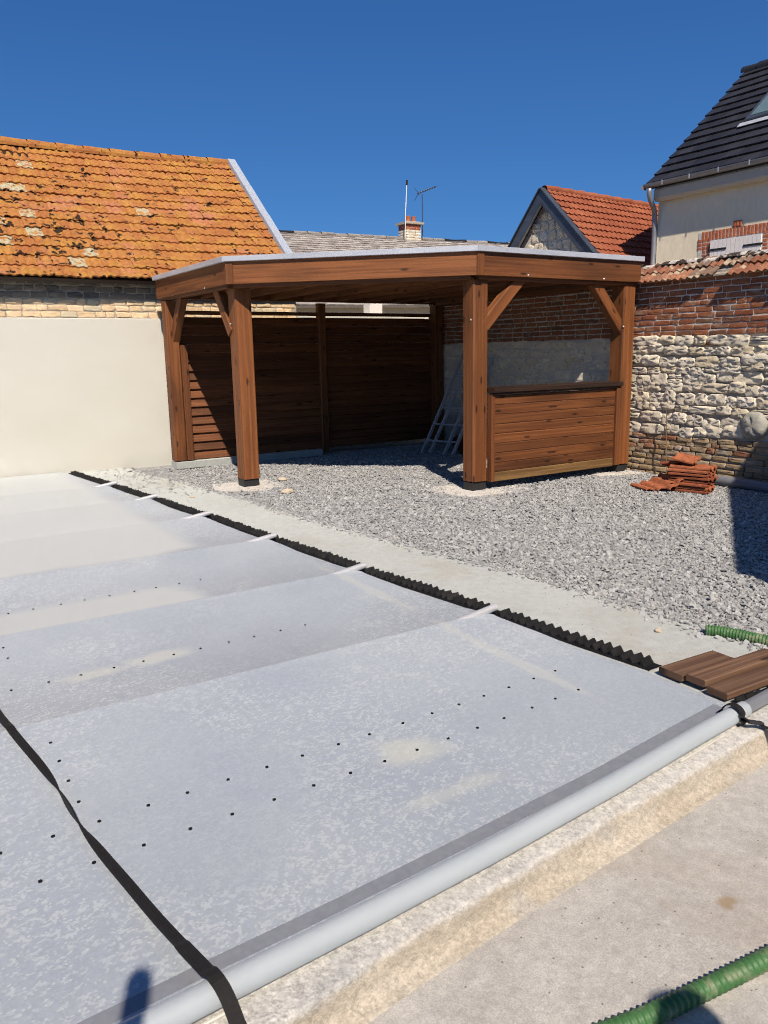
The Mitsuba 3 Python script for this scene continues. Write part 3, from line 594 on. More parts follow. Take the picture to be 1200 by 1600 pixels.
# ---------------------------------------------------------------- stone wall on the right
sw = thing('stone_wall', 'old rubble stone wall with red brick upper courses and a tiled coping', 'wall')
FU = FACES['-u'](8.0)
V0, V1 = 2.6, 10.9
box('mortar_core', (8.010, V0, -.2), (8.42, V1, 2.33), 'mortar_dark', sw, const=(0, 0))
box('mortar_upper', (8.0005, V0, 1.625), (8.2, V1, 2.26), 'mortar_light', sw, const=(0, 0))
box('mortar_far', (7.994, 6.95, .50), (8.2, V1, 1.622), 'mortar_light', sw, const=(0, 0))
row = .0655; z = 1.628; r = 0
zoff = lambda v: .02 * np.sin(v * 1.3 + .5)
while z < 2.26:
    v = V0 + rng.uniform(0, .2)
    while v < V1 - .1:
        L = rng.choice([.225, .22, .23, .115], p=[.4, .25, .2, .15])
        if not (v < 4.3 and r > 0 and False):
            add('brick', brick_piece(v, v + L - .012, z + .004, z + row - .007, FU, rng.uniform(.003, .010)), 'brick', sw, const=rc(), smooth=True)
        v += L
    z += row; r += 1
# rubble: coursed by eye, each stone its own
z = .50
heights = [.125, .13, .10, .125, .11, .13, .09, .115, .10, .105]
sc_ = 1.125 / sum(heights)
for hgt in heights:
    hgt *= sc_; v = V0
    while v < 10.6:
        flush = v > 6.9
        L = rng.gamma(5, .026) + .10
        L = min(L, .36) * (1.25 if flush else 1)
        dz = .020 * math.sin(v * 2.1 + z * 9) + rng.normal(0, .008)
        big = abs(v + L / 2 - 5.03) < .16 and .55 < z + hgt / 2 < .80
        if not big:
            pr = rng.uniform(.006, .010) if flush else (rng.uniform(.012, .028) if v > 6.3 else rng.uniform(.014, .032))
            if rng.random() < .10 and L > .18 and not flush:
                s = rng.uniform(.42, .58)
                for a, b in ((z + dz, z + dz + hgt * s), (z + dz + hgt * s, z + dz + hgt)):
                    o = stone_outline(v + .005, v + L - .006, a + .003, b - .004, 12); add('stone', piece(o, pr * rng.uniform(.7, 1.2), FU, rough=.006, cham=rng.uniform(.76, .9)), 'stone', sw, const=rc(), smooth=35 if False else True)
            else:
                o = stone_outline(v - .004, v + L + .002, z + dz - .003 + rng.normal(0, .006), z + dz + hgt + .001 + rng.normal(0, .006), rng.integers(12, 17))
                add('stone', piece(o, pr, FU, rough=.002 if flush else .007, cham=rng.uniform(.88, .95)), 'stone', sw, const=rc(), smooth=True)
        v += L
    z += hgt
g = np.arange(18) * np.pi / 9; o = np.stack([5.03 + .165 * np.cos(g) * (1 + rng.normal(0, .03, 18)), .665 + .155 * np.sin(g) * (1 + rng.normal(0, .03, 18))], 1); k = add('stone', piece(o, .07, FU, rough=.006, cham=.74), 'boulder', sw, const=(.2, .2), smooth=True); labels[k] = {'label': 'large rounded boulder low in the wall'}
k = add('brick', brick_piece(5.55, 5.77, 1.52, 1.60, FU, .012), 'brick', sw, const=(.2, .3), smooth=True)
z = -.03; r = 0
while z < .49:
    v = V0 + (r % 2) * .11
    while v < 7.5:
        L = rng.choice([.215, .225, .11], p=[.45, .3, .25]); dz = .012 * math.sin(v * 1.7 + r)
        add('plinth_brick', brick_piece(v, v + L - .011, z + dz, z + dz + .057, FU, rng.uniform(.006, .020) + (.012 if z < .05 else 0), .004, .002), 'plinth_brick', sw, const=rc(), smooth=True)
        v += L
    z += .0655; r += 1
# tiled coping of the wall
def wavy(width, length, waves, amp, lip, nx=8):
    a = np.linspace(0, 1, nx + 1); c = amp * np.sin(a * waves * 2 * np.pi - .6)
    top0 = np.stack([a * width, 0 * a, c + lip], 1); top1 = np.stack([a * width, 0 * a + length, c], 1); low = np.stack([a * width, 0 * a + .003, c + lip - .022], 1)
    v = np.vstack([top0, top1, low]); n = nx + 1; i = np.arange(nx)
    f = q2t(np.stack([i, i + 1, n + i + 1, n + i], 1)); g_ = q2t(np.stack([2 * n + i, 2 * n + i + 1, i + 1, i], 1))
    return v, np.vstack([f, g_])
def place(v, o, A, B, jit=.0):
    A, B = np.asarray(A, float), np.asarray(B, float); N = np.cross(A, B)
    o = np.asarray(o, float) + N * rng.normal(0, jit)
    w = v + rng.normal(0, jit * .25, (1, 3)) if jit else v
    return o + w[:, :1] * A + w[:, 1:2] * B + w[:, 2:] * N
e0, r0 = np.array([7.905, 2.245]), np.array([8.20, 2.475])
sl = r0 - e0; Ls = np.linalg.norm(sl); sl /= Ls
B = np.array([sl[0], 0, sl[1]]); A = np.array([0, -1.0, 0])
for r in range(2):
    v = 10.8
    while v > V0:
        if not (r == 0 and abs(v - 5.52) < .09):
            w, f = wavy(.165, Ls / 2 + .03, 2, .014, .026, 12)
            sl_ = rng.normal(0, .012) - (.03 if rng.random() < .08 else 0)
            add('cap_tile', (place(w, [e0[0] + B[0] * (r * Ls / 2 + sl_), v, e0[1] + B[2] * (r * Ls / 2 + sl_) + rng.normal(0, .004)], A, B + [0, rng.normal(0, .02), 0], .003), f), 'tile_cap', sw, const=rc(), smooth=30 if False else False)
        v -= .168
box('cap_bed', (7.955, V0, 2.262), (8.42, V1, 2.285), 'mortar', sw, const=(0, 0))
m = sheet([(0, 0), (.40, 0), (.21, .17)], V0, V1); vtx = np.array(m.vertices); m.vertices = np.stack([7.99 + vtx[:, 0], vtx[:, 2], 2.288 + vtx[:, 1]], 1); add('cap_fill', m, 'mortar', sw, const=(0, 0))
v = 10.8
while v > V0:
    L = rng.uniform(.18, .34); g = np.linspace(0, np.pi, 7)
    zz = 2.455 + rng.normal(0, .008); rr = rng.uniform(.055, .07)
    pts = [np.stack([8.215 + rr * 1.3 * np.cos(g), 0 * g + v - s * (L - .012), zz + rr * .75 * np.sin(g) + rng.normal(0, .004, 7)], 1) for s in (0, .5, 1)]
    i, j = np.meshgrid(np.arange(2), np.arange(6), indexing='ij')
    add('ridge_tile', (np.vstack(pts), q2t(np.stack([i * 7 + j, i * 7 + j + 1, (i + 1) * 7 + j + 1, (i + 1) * 7 + j], -1).reshape(-1, 4))), 'cap_ridge', sw, const=(0, 0))
    v -= L

# things at the foot of the stone wall
k = thing('stake', 'thin wooden stake leaning upright against the stone wall', 'stake')
bar('lath', (7.86, 6.02, -.01), (7.90, 6.10, .80), .012, .010, 'wood_pale', k)
k = thing('pipe', 'grey plastic drain pipe lying along the foot of the stone wall', 'pipe')
add('tube', tube([(7.80, 5.34, .055), (7.79, 5.0, .055), (7.77, 4.5, .055), (7.74, 3.6, .055)], .055, 22), 'pvc_grey', k, smooth=40)
def roof_tile(o, A, B, label, group='clay tiles piled by the stone wall', w=.20, l=.50, c=None):
    k = thing('roof_tile', label, 'roof tile', group)
    a = np.linspace(0, 1, 13); z = .014 * np.sin(a * 4 * np.pi) + .012 * (a > .9)
    top = [np.stack([a * w, 0 * a + t * l, z + .016 + rng.normal(0, .001, 13)], 1) for t in (0, .33, .66, 1)]
    bot = [q - [0, 0, .016] for q in top]
    v = np.vstack(top + bot); n = 13; f = []
    for r in range(3):
        for i in range(12):
            f.append([r * n + i, r * n + i + 1, (r + 1) * n + i + 1, (r + 1) * n + i]); f.append([(r + 4) * n + i, (r + 5) * n + i, (r + 5) * n + i + 1, (r + 4) * n + i + 1])
        f.append([r * n, (r + 1) * n, (r + 5) * n, (r + 4) * n]); f.append([r * n + 12, (r + 4) * n + 12, (r + 5) * n + 12, (r + 1) * n + 12])
    for i in range(12):
        f.append([i, i + 4 * n, i + 1 + 4 * n, i + 1]); f.append([3 * n + i, 3 * n + i + 1, 7 * n + i + 1, 7 * n + i])
    add('clay', (place(v, o, A, B), q2t(f)), 'tile_stack', k, const=c or rc())
ords = ['bottom', 'second', 'third', 'fourth', 'fifth', 'sixth', 'seventh', 'top']
for i in range(8):
    t = rng.normal(0, .03); A = np.array([.967 + .0, .245 + t, 0]); A /= np.linalg.norm(A); B = np.array([-A[1], A[0], 0])
    o = np.array([7.19, 5.0, .006 + i * .035]) + np.r_[rng.normal(0, .009, 2), 0]
    lab = {0: 'bottom roof tile of the stack by the stone wall', 7: 'topmost whole roof tile of the stack by the stone wall'}.get(i, f'{ords[i]} roof tile counting up from the bottom of the stack')
    roof_tile(o, A, B, lab, w=.225, l=.42)
roof_tile((7.16, 5.16, .30), (.93, .25, .14), (-.25, .95, .16), 'tilted broken roof tile lying on top of the stack', w=.22, l=.24)
roof_tile((7.16, 5.34, .30), (.88, .30, -.20), (-.30, .94, -.12), 'second broken roof tile tipped over on the stack', w=.2, l=.2)
for i, (o, A, B) in enumerate((((6.99, 5.30, .03), (.78, -.30, .55), (.36, .93, .0)), ((6.93, 5.40, .012), (.82, -.34, .42), (.38, .92, .02)), ((6.86, 5.50, .008), (.90, -.38, .16), (.38, .92, 0)))):
    A = np.array(A) / np.linalg.norm(A); B = np.array(B); B = B - (B @ A) * A; B /= np.linalg.norm(B)
    roof_tile(o, A, B, ('upper', 'middle', 'lowest')[i] + ' of the orange tiles slumped beside the stack', c=(.95, .05), w=.25, l=.36)

# loose stones and debris
def rock(label, x, y, s, mm='cream_debris', flat=.5):
    m = trimesh.creation.icosphere(2, 1.0); p = np.array(m.vertices); p = p * (1 + .5 * (meshkit.fbm(p * 1.7 + rng.uniform(0, 50), 3) - .5))[:, None] * [s, s * .7, s * flat]
    a = rng.uniform(0, 3); p[:, :2] = p[:, :2] @ np.array([[math.cos(a), math.sin(a)], [-math.sin(a), math.cos(a)]])
    m = trimesh.Trimesh(p + [x, y, s * flat * .6], m.faces); tag(add('stone_chunk', m, mm, const=(.5, .5), smooth=30 if False else False), label, 'stone')
rock('round stone lying on the pale deck strip by the gravel', 3.43, 2.63, .026)
rock('flat pale stone beside the left front post', 3.80, 7.90, .09, flat=.3)
rock('pale chip on the gravel behind the left front post', 4.15, 8.75, .07, flat=.3)
rock('dark slate flake standing out of the gravel, left of the pair', 4.78, 7.37, .06, 'chip', .35)
rock('dark slate flake standing out of the gravel, right of the pair', 4.93, 7.25, .055, 'chip', .5)
rock('small brown stone on the deck strip at the left', 2.85, 8.3, .03, 'cream_debris', .4)

# ---------------------------------------------------------------- barn
barn = thing('barn', 'low barn with lichen covered orange tiled roof and cream rendered wall', 'barn')
FV = FACES['-v'](11.262)
BU0, BU1 = -3.2, 5.70
box('wall', (BU0, 11.262, -.3), (BU1, 15.8, 2.62), 'mortar', barn, const=(0, 0))
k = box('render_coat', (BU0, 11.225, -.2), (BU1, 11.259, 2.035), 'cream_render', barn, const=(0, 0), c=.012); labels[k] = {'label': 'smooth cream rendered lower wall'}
z = 2.04; r = 0
while z < 2.56:
    v = .6 + (r % 2) * .12
    while v < BU1 - .1:
        L = rng.choice([.21, .18, .235, .13]); L = min(L, BU1 - v); hh = .083
        if rng.random() < .18 and 1.9 < v < 3.0:
            o = stone_outline(v, v + L - .01, z + .004, z + hh - .008, 12); add('brick', piece(o, rng.uniform(.004, .02), FV, rough=.005, cham=.8), 'barn_brick_shaded' if z > 2.26 else 'barn_brick', barn, const=(rng.random(), .95), smooth=True)
        else:
            add('brick', brick_piece(v, v + L - .012, z + .003, z + hh - .009, FV, rng.uniform(.004, .016), .005, .002), 'barn_brick_shaded' if z > 2.26 else 'barn_brick', barn, const=rc(), smooth=True)
        v += L
    z += hh; r += 1
EV, EZ, RV, RZ = 10.975, 2.57, 13.50, 4.725
def sag(u): return -.075 * (5.7 - u) / 4 + .02 * math.sin((u - 5.7) * .9)
Ls = math.hypot(RV - EV, RZ - EZ); B = np.array([0, (RV - EV) / Ls, (RZ - EZ) / Ls]); A = np.array([1.0, 0, 0]); N = np.cross(A, B)
m = sheet([(BU0 - .1, 0), (BU1 - .02, 0), (BU1 - .02, Ls), (BU0 - .1, Ls)], -.13, -.075); vt = np.array(m.vertices); m.vertices = np.array([0, EV, EZ]) + vt[:, :1] * A + vt[:, 1:2] * B + vt[:, 2:] * N
add('roof_slope', m, 'wood_dark', barn, uv=None, const=(11, .3))
rest = []
NR = 15; gauge = Ls / NR; TW = .202; ncol = 0
for r in range(NR):
    u = 5.66 - TW
    c = 0
    while u > BU0:
        w, f = wavy(TW + .004, gauge + .02, 2, .0085, .026, 12)
        P_ = place(w, np.array([u, EV, EZ + .011 * (u - 5.7)]) + B * (r * gauge + rng.normal(0, .006)), A + [0, 0, rng.normal(0, .01)], B, .0035)
        s0, s1 = sag(u), sag(u + TW); P_[:, 2] += np.interp(P_[:, 0], [u, u + TW], [s0, s1]) * (r + .5) / NR
        pale = (c in (17, 18, 19) and r in range(2, 10) and rng.random() < .14) or (r, c) in ((2, 14), (1, 15), (7, 9), (9, 18), (9, 17), (12, 16))
        uv_ = (rng.random(), .99 if pale else rng.random() * .85)
        if c < 20: add('roof_tile', (P_, f), 'tile_lichen', barn, const=uv_)
        else: rest.append((P_, f, np.tile(uv_, (len(P_), 1))))
        u -= TW; c += 1
rr = cat(rest); tag(add('roof_tile_field', rr[:2], 'tile_lichen', barn, uv=rr[2]), kind='stuff')
u = 5.66
while u > BU0:
    L = .40; g = np.linspace(-.35, np.pi + .35, 9)
    pts = [np.stack([0 * g + u - s * (L - .01), RV + .03 + (.10 + .012 * s) * np.cos(g), RZ - .02 + sag(u - s * L) + (.085 + .012 * s) * np.sin(g)], 1) for s in (0, 1)]
    i = np.arange(8); add('ridge_tile', (np.vstack(pts), q2t(np.stack([i, i + 1, i + 10, i + 9], 1))), 'tile_lichen', barn, const=(rng.random(), .4))
    u -= L
for s in range(4):
    p0 = np.array([5.69, EV, EZ]) + B * (s * Ls / 4 + .0) + N * .02; p1 = p0 + B * (Ls / 4 - .006) + N * .006
    bar('verge_trim', p0, p1, .13, .11, 'white_zinc', barn, side=(1, 0, 0), c=.006)
bar('verge_trim', np.array([5.69, RV - .05, RZ + .0]), np.array([5.69, RV + .2, RZ - .10]), .14, .12, 'zinc_dull', barn, side=(1, 0, 0))
g_ = [(RV, RZ - .1), (EV + .22, EZ - .05), (15.8, 2.6)]
m = sheet([(11.27, 2.62), (15.8, 2.62), (13.55, 4.62)], 0, .3); vt = np.array(m.vertices); m.vertices = np.stack([5.38 + vt[:, 2], vt[:, 0], vt[:, 1]], 1); add('gable', m, 'mortar', barn, const=(0, 0))
m = sheet([(BU0, 0), (BU1, 0), (BU1, 3.2), (BU0, 3.2)], -.08, 0); vt = np.array(m.vertices); m.vertices = np.array([0, RV, RZ - .02]) + vt[:, :1] * A + vt[:, 1:2] * np.array([0, .76, -.65]) + vt[:, 2:] * np.array([0, .65, .76]); add('rear_slope', m, 'tile_lichen', barn, const=(.5, .4))
# garden wall going on to the right behind the slats
gw = thing('garden_wall', 'cream rendered garden wall showing through the gap above the slats', 'wall')
box('wall', (5.705, 11.23, -.3), (8.42, 11.45, 2.115), 'cream_render', gw, const=(0, 0), c=.01)
box('pier', (7.02, 11.24, 2.117), (7.26, 11.44, 2.40), 'white_paint', gw, const=(0, 0))

# ---------------------------------------------------------------- dark roofed house on the right
hs = thing('house', 'cream rendered house with black tiled roof and brick framed shutters', 'house')
box('wall', (14.0, 2.0, -.3), (21.0, 11.25, 4.62), 'house_wall', hs, const=(0, 0))
HV1 = 11.36; e = np.array([13.75, 4.73]); rp = np.array([16.80, 7.33])
Ls = float(np.linalg.norm(rp - e)); B = np.array([(rp - e)[0] / Ls, 0, (rp - e)[1] / Ls]); A = np.array([0, -1.0, 0]); N = np.cross(A, B)
def roof_plane(poly, h0, h1, o, A, B, N):
    m = sheet(poly, h0, h1); vt = np.array(m.vertices); m.vertices = np.asarray(o) + vt[:, :1] * A + vt[:, 1:2] * B + vt[:, 2:] * N; return m
m = roof_plane([(0.02, 0.02), (9, 0.02), (9, Ls), (0.02, Ls)], -.12, -.02, [e[0], HV1, e[1]], A, B, N); m.fix_normals(); add('roof_slope', m, 'iron', hs, const=(0, 0))
B2 = np.array([B[0], 0, -B[2]]); m = roof_plane([(0.02, 0.0), (9, 0.0), (9, Ls), (0.02, Ls)], -.06, .02, [rp[0], HV1, rp[1]], A, B2, np.cross(A, B2)); m.fix_normals(); add('rear_slope', m, 'tile_black', hs, const=(.5, .5))
m = sheet([(14.02, 4.62), (19.6, 4.62), (16.8, 7.1)], 0, .3); vt = np.array(m.vertices); m.vertices = np.stack([vt[:, 0], 10.93 + vt[:, 2], vt[:, 1]], 1); add('gable', m, 'house_wall', hs, const=(0, 0))
NR = 14; gauge = Ls / NR; rest = []
def flat_tile(w, l, lip):
    o = np.array([(.004, 0, lip), (w - .004, 0, lip), (w - .004, l, .004), (.004, l, .004), (.004, .002, lip - .03), (w - .004, .002, lip - .03), (w * .5, 0, lip + .003), (w * .5, l, .007)])
    return o, np.array([[0, 6, 7], [0, 7, 3], [6, 1, 2], [6, 2, 7], [4, 5, 1], [4, 1, 0], [4, 0, 3], [1, 5, 2]])
for r in range(NR):
    off = (r % 2) * .17
    for c in range(14):
        w0 = -off + c * .34 if c else 0; w1 = -off + (c + 1) * .34
        if w0 > 4.6: continue
        ww, f = flat_tile(w1 - w0, gauge + .03, .045)
        P_ = place(ww, np.array([e[0], HV1, e[1]]) + A * w0 + B * r * gauge, A, B, .002)
        add('roof_tile', (P_, f), 'tile_black', hs, const=rc())
    ww, f = flat_tile(4.2, gauge + .03, .045); rest.append((place(ww, np.array([e[0], HV1, e[1]]) + A * 4.7 + B * r * gauge, A, B), f))
rr = cat(rest); tag(add('roof_tile_field', rr, 'tile_black', hs, const=(.5, .5)), kind='stuff')
v = HV1 + .05
while v > 3:
    g = np.linspace(-.3, np.pi + .3, 9); L = .38
    pts = [np.stack([rp[0] + .02 + (.13 + .02 * (1 - s)) * np.cos(g), 0 * g + v - s * (L - .005), rp[1] - .02 + (.10 + .02 * (1 - s)) * np.sin(g)], 1) for s in (0, 1)]
    i = np.arange(8); add('ridge_tile', (np.vstack(pts), q2t(np.stack([i, i + 1, i + 10, i + 9], 1))), 'tile_black', hs, const=(.3, .5)); v -= L
g = np.linspace(np.pi, 2 * np.pi, 10)
cs = [np.stack([13.71 + .075 * np.cos(g), 0 * g + y, 4.73 + .075 * np.sin(g)], 1) for y in (HV1, 3.0)]
i = np.arange(9); add('gutter', (np.vstack(cs), q2t(np.stack([i, i + 1, i + 11, i + 10], 1))), 'zinc_dull', hs, smooth=True, const=(0, 0))
m = sheet([(0, 0), (.15, 0), (.15, .02), (0, .02)], 0, .01)
add('gutter_end', trimesh.creation.box([.15, .004, .075], trimesh.transformations.translation_matrix([13.66, HV1 + .003, 4.665])), 'zinc_dull', hs, const=(0, 0))
for y in np.arange(10.9, 5, -.62): box('gutter_bracket', (13.628, y - .012, 4.655), (13.634, y + .012, 4.74), 'white_zinc', hs, const=(0, 0))
box('soffit', (13.80, 3.0, 4.40), (13.998, 11.22, 4.66), 'soffit', hs, const=(0, 0), c=.05)
add('downpipe', tube(spline([(13.66, 11.22, 4.63), (13.67, 11.22, 4.52), (13.78, 11.24, 4.36), (13.90, 11.27, 4.24), (13.93, 11.28, 4.12), (13.93, 11.28, 3.0), (13.93, 11.28, -.1)], 80), .05, 16), 'zinc_dull', hs, smooth=True, const=(0, 0))
# window with shutters and brick surround
FH = FACES['-u'](14.0)
w = add('window', trimesh.creation.box([.03, 1.04, 1.3], trimesh.transformations.translation_matrix([13.999, 9.44, 2.86])), 'iron', hs, const=(0, 0))
for y0, y1 in ((9.445, 9.965), (8.915, 9.435)):
    shk = add('shutter', trimesh.creation.box([.012, y1 - y0, 1.26], trimesh.transformations.translation_matrix([13.975, (y0 + y1) / 2, 2.87])), 'white_paint', w, const=(0, 0))
    for q in np.arange(y0 + .002, y1 - .05, .087):
        add('shutter_board', trimesh.creation.box([.016, .080, 1.262], trimesh.transformations.translation_matrix([13.962, q + .042, 2.87])), 'white_paint', w, const=(0, 0))
for y0, y1 in ((9.62, 10.0), (8.88, 9.26)):
    box('hinge_strap', (13.942, y0, 3.305), (13.953, y1, 3.345), 'iron', w, const=(0, 0))
bk = lambda a0, a1, b0, b1, pr=.02: add('surround_brick', brick_piece(a0, a1, b0, b1, FH, pr, .001, .001), 'brick_new', hs, const=(rng.random(), rng.random() * .6), smooth=True)
box('surround_bed', (13.992, 8.62, 1.9), (14.1, 10.26, 3.68), 'mortar_light', hs, const=(0, 0))
q = 8.64
while q < 10.17: 
    bk(q, q + .068, 3.515, 3.685, .012); q += .074
for q in np.arange(9.345, 9.52, .06): bk(q, q + .056, 3.69, 3.80, .02)
z = 1.95; r = 0
while z < 3.50:
    wd = .30 if r % 10 < 5 else .19
    for s in (1, -1):
        a = 9.975 if s > 0 else 8.905
        bk(*sorted((a, a + s * .10)), z, z + .064, .012); bk(*sorted((a + s * .106, a + s * (wd if wd < .2 else .20))), z, z + .064, .012)
        if wd > .2: bk(*sorted((a + s * .206, a + s * .30)), z, z + .064, .012)
    z += .07; r += 1
# skylight
so = np.array([e[0], HV1, e[1]])
sk = add('skylight', roof_plane([(1.36, 1.50), (2.30, 1.50), (2.30, 2.42), (1.36, 2.42)], .05, .10, so, A, B, N), 'zinc_dark', hs, const=(0, 0))
add('pane', roof_plane([(1.44, 1.60), (2.22, 1.60), (2.22, 2.36), (1.44, 2.36)], .102, .108, so, A, B, N), 'window_glass', sk, const=(0, 0))
add('flashing', roof_plane([(1.26, 1.36), (2.40, 1.36), (2.40, 1.49), (1.26, 1.49)], .048, .058, so, A, B, N), 'zinc', sk, const=(0, 0))

# ---------------------------------------------------------------- red roofed house behind
rh = thing('house', 'stone gabled house with red tiled roof and dark zinc verges behind the shelter', 'house')
RU, RVV, RZZ = 13.0, 13.62, 5.0
pr_, pl_ = .96, 1.115
def side(sign, pitch):
    L = math.hypot(1, pitch); return np.array([0, sign / L, -pitch / L]), L
box('wall', (RU + .25, 11.95, -.3), (19.5, 15.1, 2.9), 'mortar', rh, const=(0, 0))
tri = [(RVV - 1.75, 2.9), (RVV + 1.72, 2.9), (RVV, 4.80)]
m = sheet([(y, z) for y, z in tri], 0, .2); vt = np.array(m.vertices); m.vertices = np.stack([RU + .21 + vt[:, 2], vt[:, 0], vt[:, 1]], 1); add('gable_core', m, 'mortar_light', rh, const=(0, 0))
FR = FACES['-u'](RU + .21)
z = 3.3
while z < 4.66:
    hh = rng.uniform(.16, .24); v = RVV - (4.82 - z) / pr_ + .02
    while v < RVV + (4.82 - z) / pl_ - .08:
        L = rng.uniform(.14, .30)
        o = stone_outline(v, v + L - .015, z, z + hh - .015, 10); o[:, 1] += rng.normal(0, .012, 10); o[:, 0] += rng.normal(0, .012, 10)
        if v + L < RVV + (4.80 - z - hh * .6) / pl_ and v > RVV - (4.80 - z - hh * .6) / pr_: add('gable_stone', piece(o, rng.uniform(.015, .03), FR, rough=.004, cham=.85), 'stone', rh, const=rc(), smooth=True)
        v += L
    z += hh
for sign, pitch in ((-1, pr_), (1, pl_)):
    d, L = side(sign, pitch)
    p0, p1 = np.array([RU + .03, RVV, RZZ - .02]), np.array([RU + .03, RVV, RZZ - .02]) + d * 2.75
    n = np.cross(d, [1, 0, 0]); n = n if n[2] > 0 else -n
    bar('verge_board', p0 - n * .10, p1 - n * .10, .06, .22, 'zinc_dark', rh, side=(1, 0, 0), c=.01)
    bar('verge_cap', p0 + n * .025 - [.0, 0, 0], p1 + n * .025, .14, .03, 'zinc_dark', rh, side=(1, 0, 0), c=.005)
    bar('verge_lip', p0 - n * .215 + [.01, 0, 0], p1 - n * .215 + [.01, 0, 0], .05, .02, 'zinc_dull', rh, side=(1, 0, 0), c=.003)
    m = sheet([(0, 0), (6.6, 0), (6.6, 2.72), (0, 2.72)], -.06, -.02); vt = np.array(m.vertices)
    m.vertices = np.array([RU + .06, RVV, RZZ]) + vt[:, :1] * np.array([1., 0, -.027]) + vt[:, 1:2] * d + vt[:, 2:] * n; m.fix_normals(); add('roof_slope', m, 'tile_red', rh, const=(.5, .5))
d, L = side(-1, pr_); B = -d; A = np.array([1.0, 0, -.027])
NR = 11; gauge = .238; LL = NR * gauge
for r in range(NR):
    for c in range(17):
        w, f = wavy(.302, gauge + .03, 2, .014, .034, 12)
        P_ = place(w, np.array([RU + .12, RVV, RZZ + .02]) + d * (LL - r * gauge) + A * c * .30, A, B, .002)
        add('roof_tile', (P_, f), 'tile_red', rh, const=rc())
for c in range(13):
    L_ = .40; g = np.linspace(-.4, np.pi + .4, 9)
    pts = [np.stack([0 * g + RU + .1 + c * L_ + s * L_, RVV + (.095 + .025 * s) * np.cos(g), RZZ - .01 - .027 * (c + s) * L_ + (.075 + .022 * s) * np.sin(g)], 1) for s in (0, 1)]
    i = np.arange(8); add('ridge_tile', (np.vstack(pts), q2t(np.stack([i, i + 1, i + 10, i + 9], 1))), 'tile_red', rh, const=rc())

# ---------------------------------------------------------------- grey roofed house far behind
gh = thing('house', 'long low house with weathered grey tiled roof far behind the shelter', 'house')
GV, GZ = 20.0, 4.66
box('wall', (4.0, 16.6, -.3), (21.0, 23.4, 2.6), 'house_wall', gh, const=(0, 0))
d = np.array([0, -.866, -.5]); A = np.array([1.0, 0, .0165]); N = np.array([0, -.5, .866])
m = sheet([(0, 0), (17.4, 0), (17.4, 4.2), (0, 4.2)], -.06, -.01); vt = np.array(m.vertices); m.vertices = np.array([3.8, GV, GZ - .05]) + vt[:, :1] * A + vt[:, 1:2] * d + vt[:, 2:] * N; m.fix_normals(); add('roof_slope', m, 'slate', gh, const=(.2, .5))
m = sheet([(0, 0), (17.4, 0), (17.4, 4.2), (0, 4.2)], -.06, -.01); vt = np.array(m.vertices); m.vertices = np.array([3.8, GV, GZ - .05]) + vt[:, :1] * A + vt[:, 1:2] * d * [1, -1, 1] + vt[:, 2:] * N * [1, -1, 1]; m.fix_normals(); add('rear_slope', m, 'slate', gh, const=(.2, .5))
tl = []
for r in range(30):
    for c in range(72):
        ww, f = flat_tile(.24, .17, .026)
        tl.append((place(ww, np.array([3.8, GV, GZ - .05]) + d * (4.2 - r * .14) + A * (c * .24 - (r % 2) * .12), A, -d, .004), f, np.tile(rc(), (len(ww), 1))))
rr = cat(tl); tag(add('roof_tile_field', rr[:2], 'slate', gh, uv=rr[2]), kind='stuff')
u = 3.8
while u < 21:
    g = np.linspace(-.3, np.pi + .3, 7); L_ = .42
    pts = [np.stack([0 * g + u + s * (L_ - .02), GV + .11 * np.cos(g), GZ - .06 + (u - 3.8 + s * L_) * .0165 + .06 * np.sin(g) + rng.normal(0, .008)], 1) for s in (0, 1)]
    i = np.arange(6); add('ridge_tile', (np.vstack(pts), q2t(np.stack([i, i + 1, i + 8, i + 7], 1))), 'slate' if rng.random() > .25 else 'iron', gh, const=(rng.random() * .6, .5)); u += L_
ch = add('chimney', trimesh.creation.box([.50, .42, .9], trimesh.transformations.translation_matrix([13.92, GV, 4.78])), 'mortar_light', gh, const=(0, 0))
FC = FACES['-v'](GV - .21); FC2 = FACES['-u'](13.67)
for r, z in enumerate(np.arange(4.70, 5.12, .075)):
    top = z > 4.93
    for c in range(3):
        a0 = 13.672 + c * .165
        add('brick', brick_piece(a0, a0 + .157, z, z + .066, FC, .012, .003, .003), 'brick_new' if top else 'stone', ch, const=rc(), smooth=True)
    for c in range(2): add('brick', brick_piece(GV - .21 + c * .21, GV - .21 + c * .21 + .20, z, z + .066, FC2, .012, .003), 'brick_new' if top else 'stone', ch, const=rc(), smooth=True)
box('crown', (13.60, GV - .28, 5.15), (14.24, GV + .28, 5.21), 'mortar', ch, const=(0, 0))
for x in (13.86, 14.06): add('chimney_pot', tube([(x, GV, 5.20), (x, GV, 5.31), (x, GV, 5.40)], [.075, .062, .07], 14), 'terracotta', ch, const=(0, 0))
k = thing('aerial_mast', 'tall thin white whip antenna fixed to the left of the chimney', 'antenna')
add('whip', tube([(13.55, GV - .3, 4.75), (13.57, GV - .3, 5.4), (13.63, GV - .3, 6.20)], .012, 8), 'white_paint', k, const=(0, 0)); add('tip', tube([(13.63, GV - .3, 6.18), (13.635, GV - .3, 6.25), (13.64, GV - .3, 6.31)], .03, 8), 'iron', k, const=(0, 0))
k = thing('tv_antenna', 'television antenna on a thin mast at the right side of the chimney', 'antenna')
add('mast', tube([(14.31, GV - .1, 4.85), (14.31, GV - .1, 5.4), (14.31, GV - .1, 6.02)], .014, 8), 'zinc_dark', k, const=(0, 0))
a0, a1 = np.array([14.16, GV - .05, 6.03]), np.array([14.62, GV - .35, 6.22]); add('boom', tube([a0, (a0 + a1) / 2, a1], .018, 8), 'zinc_dark', k, const=(0, 0))
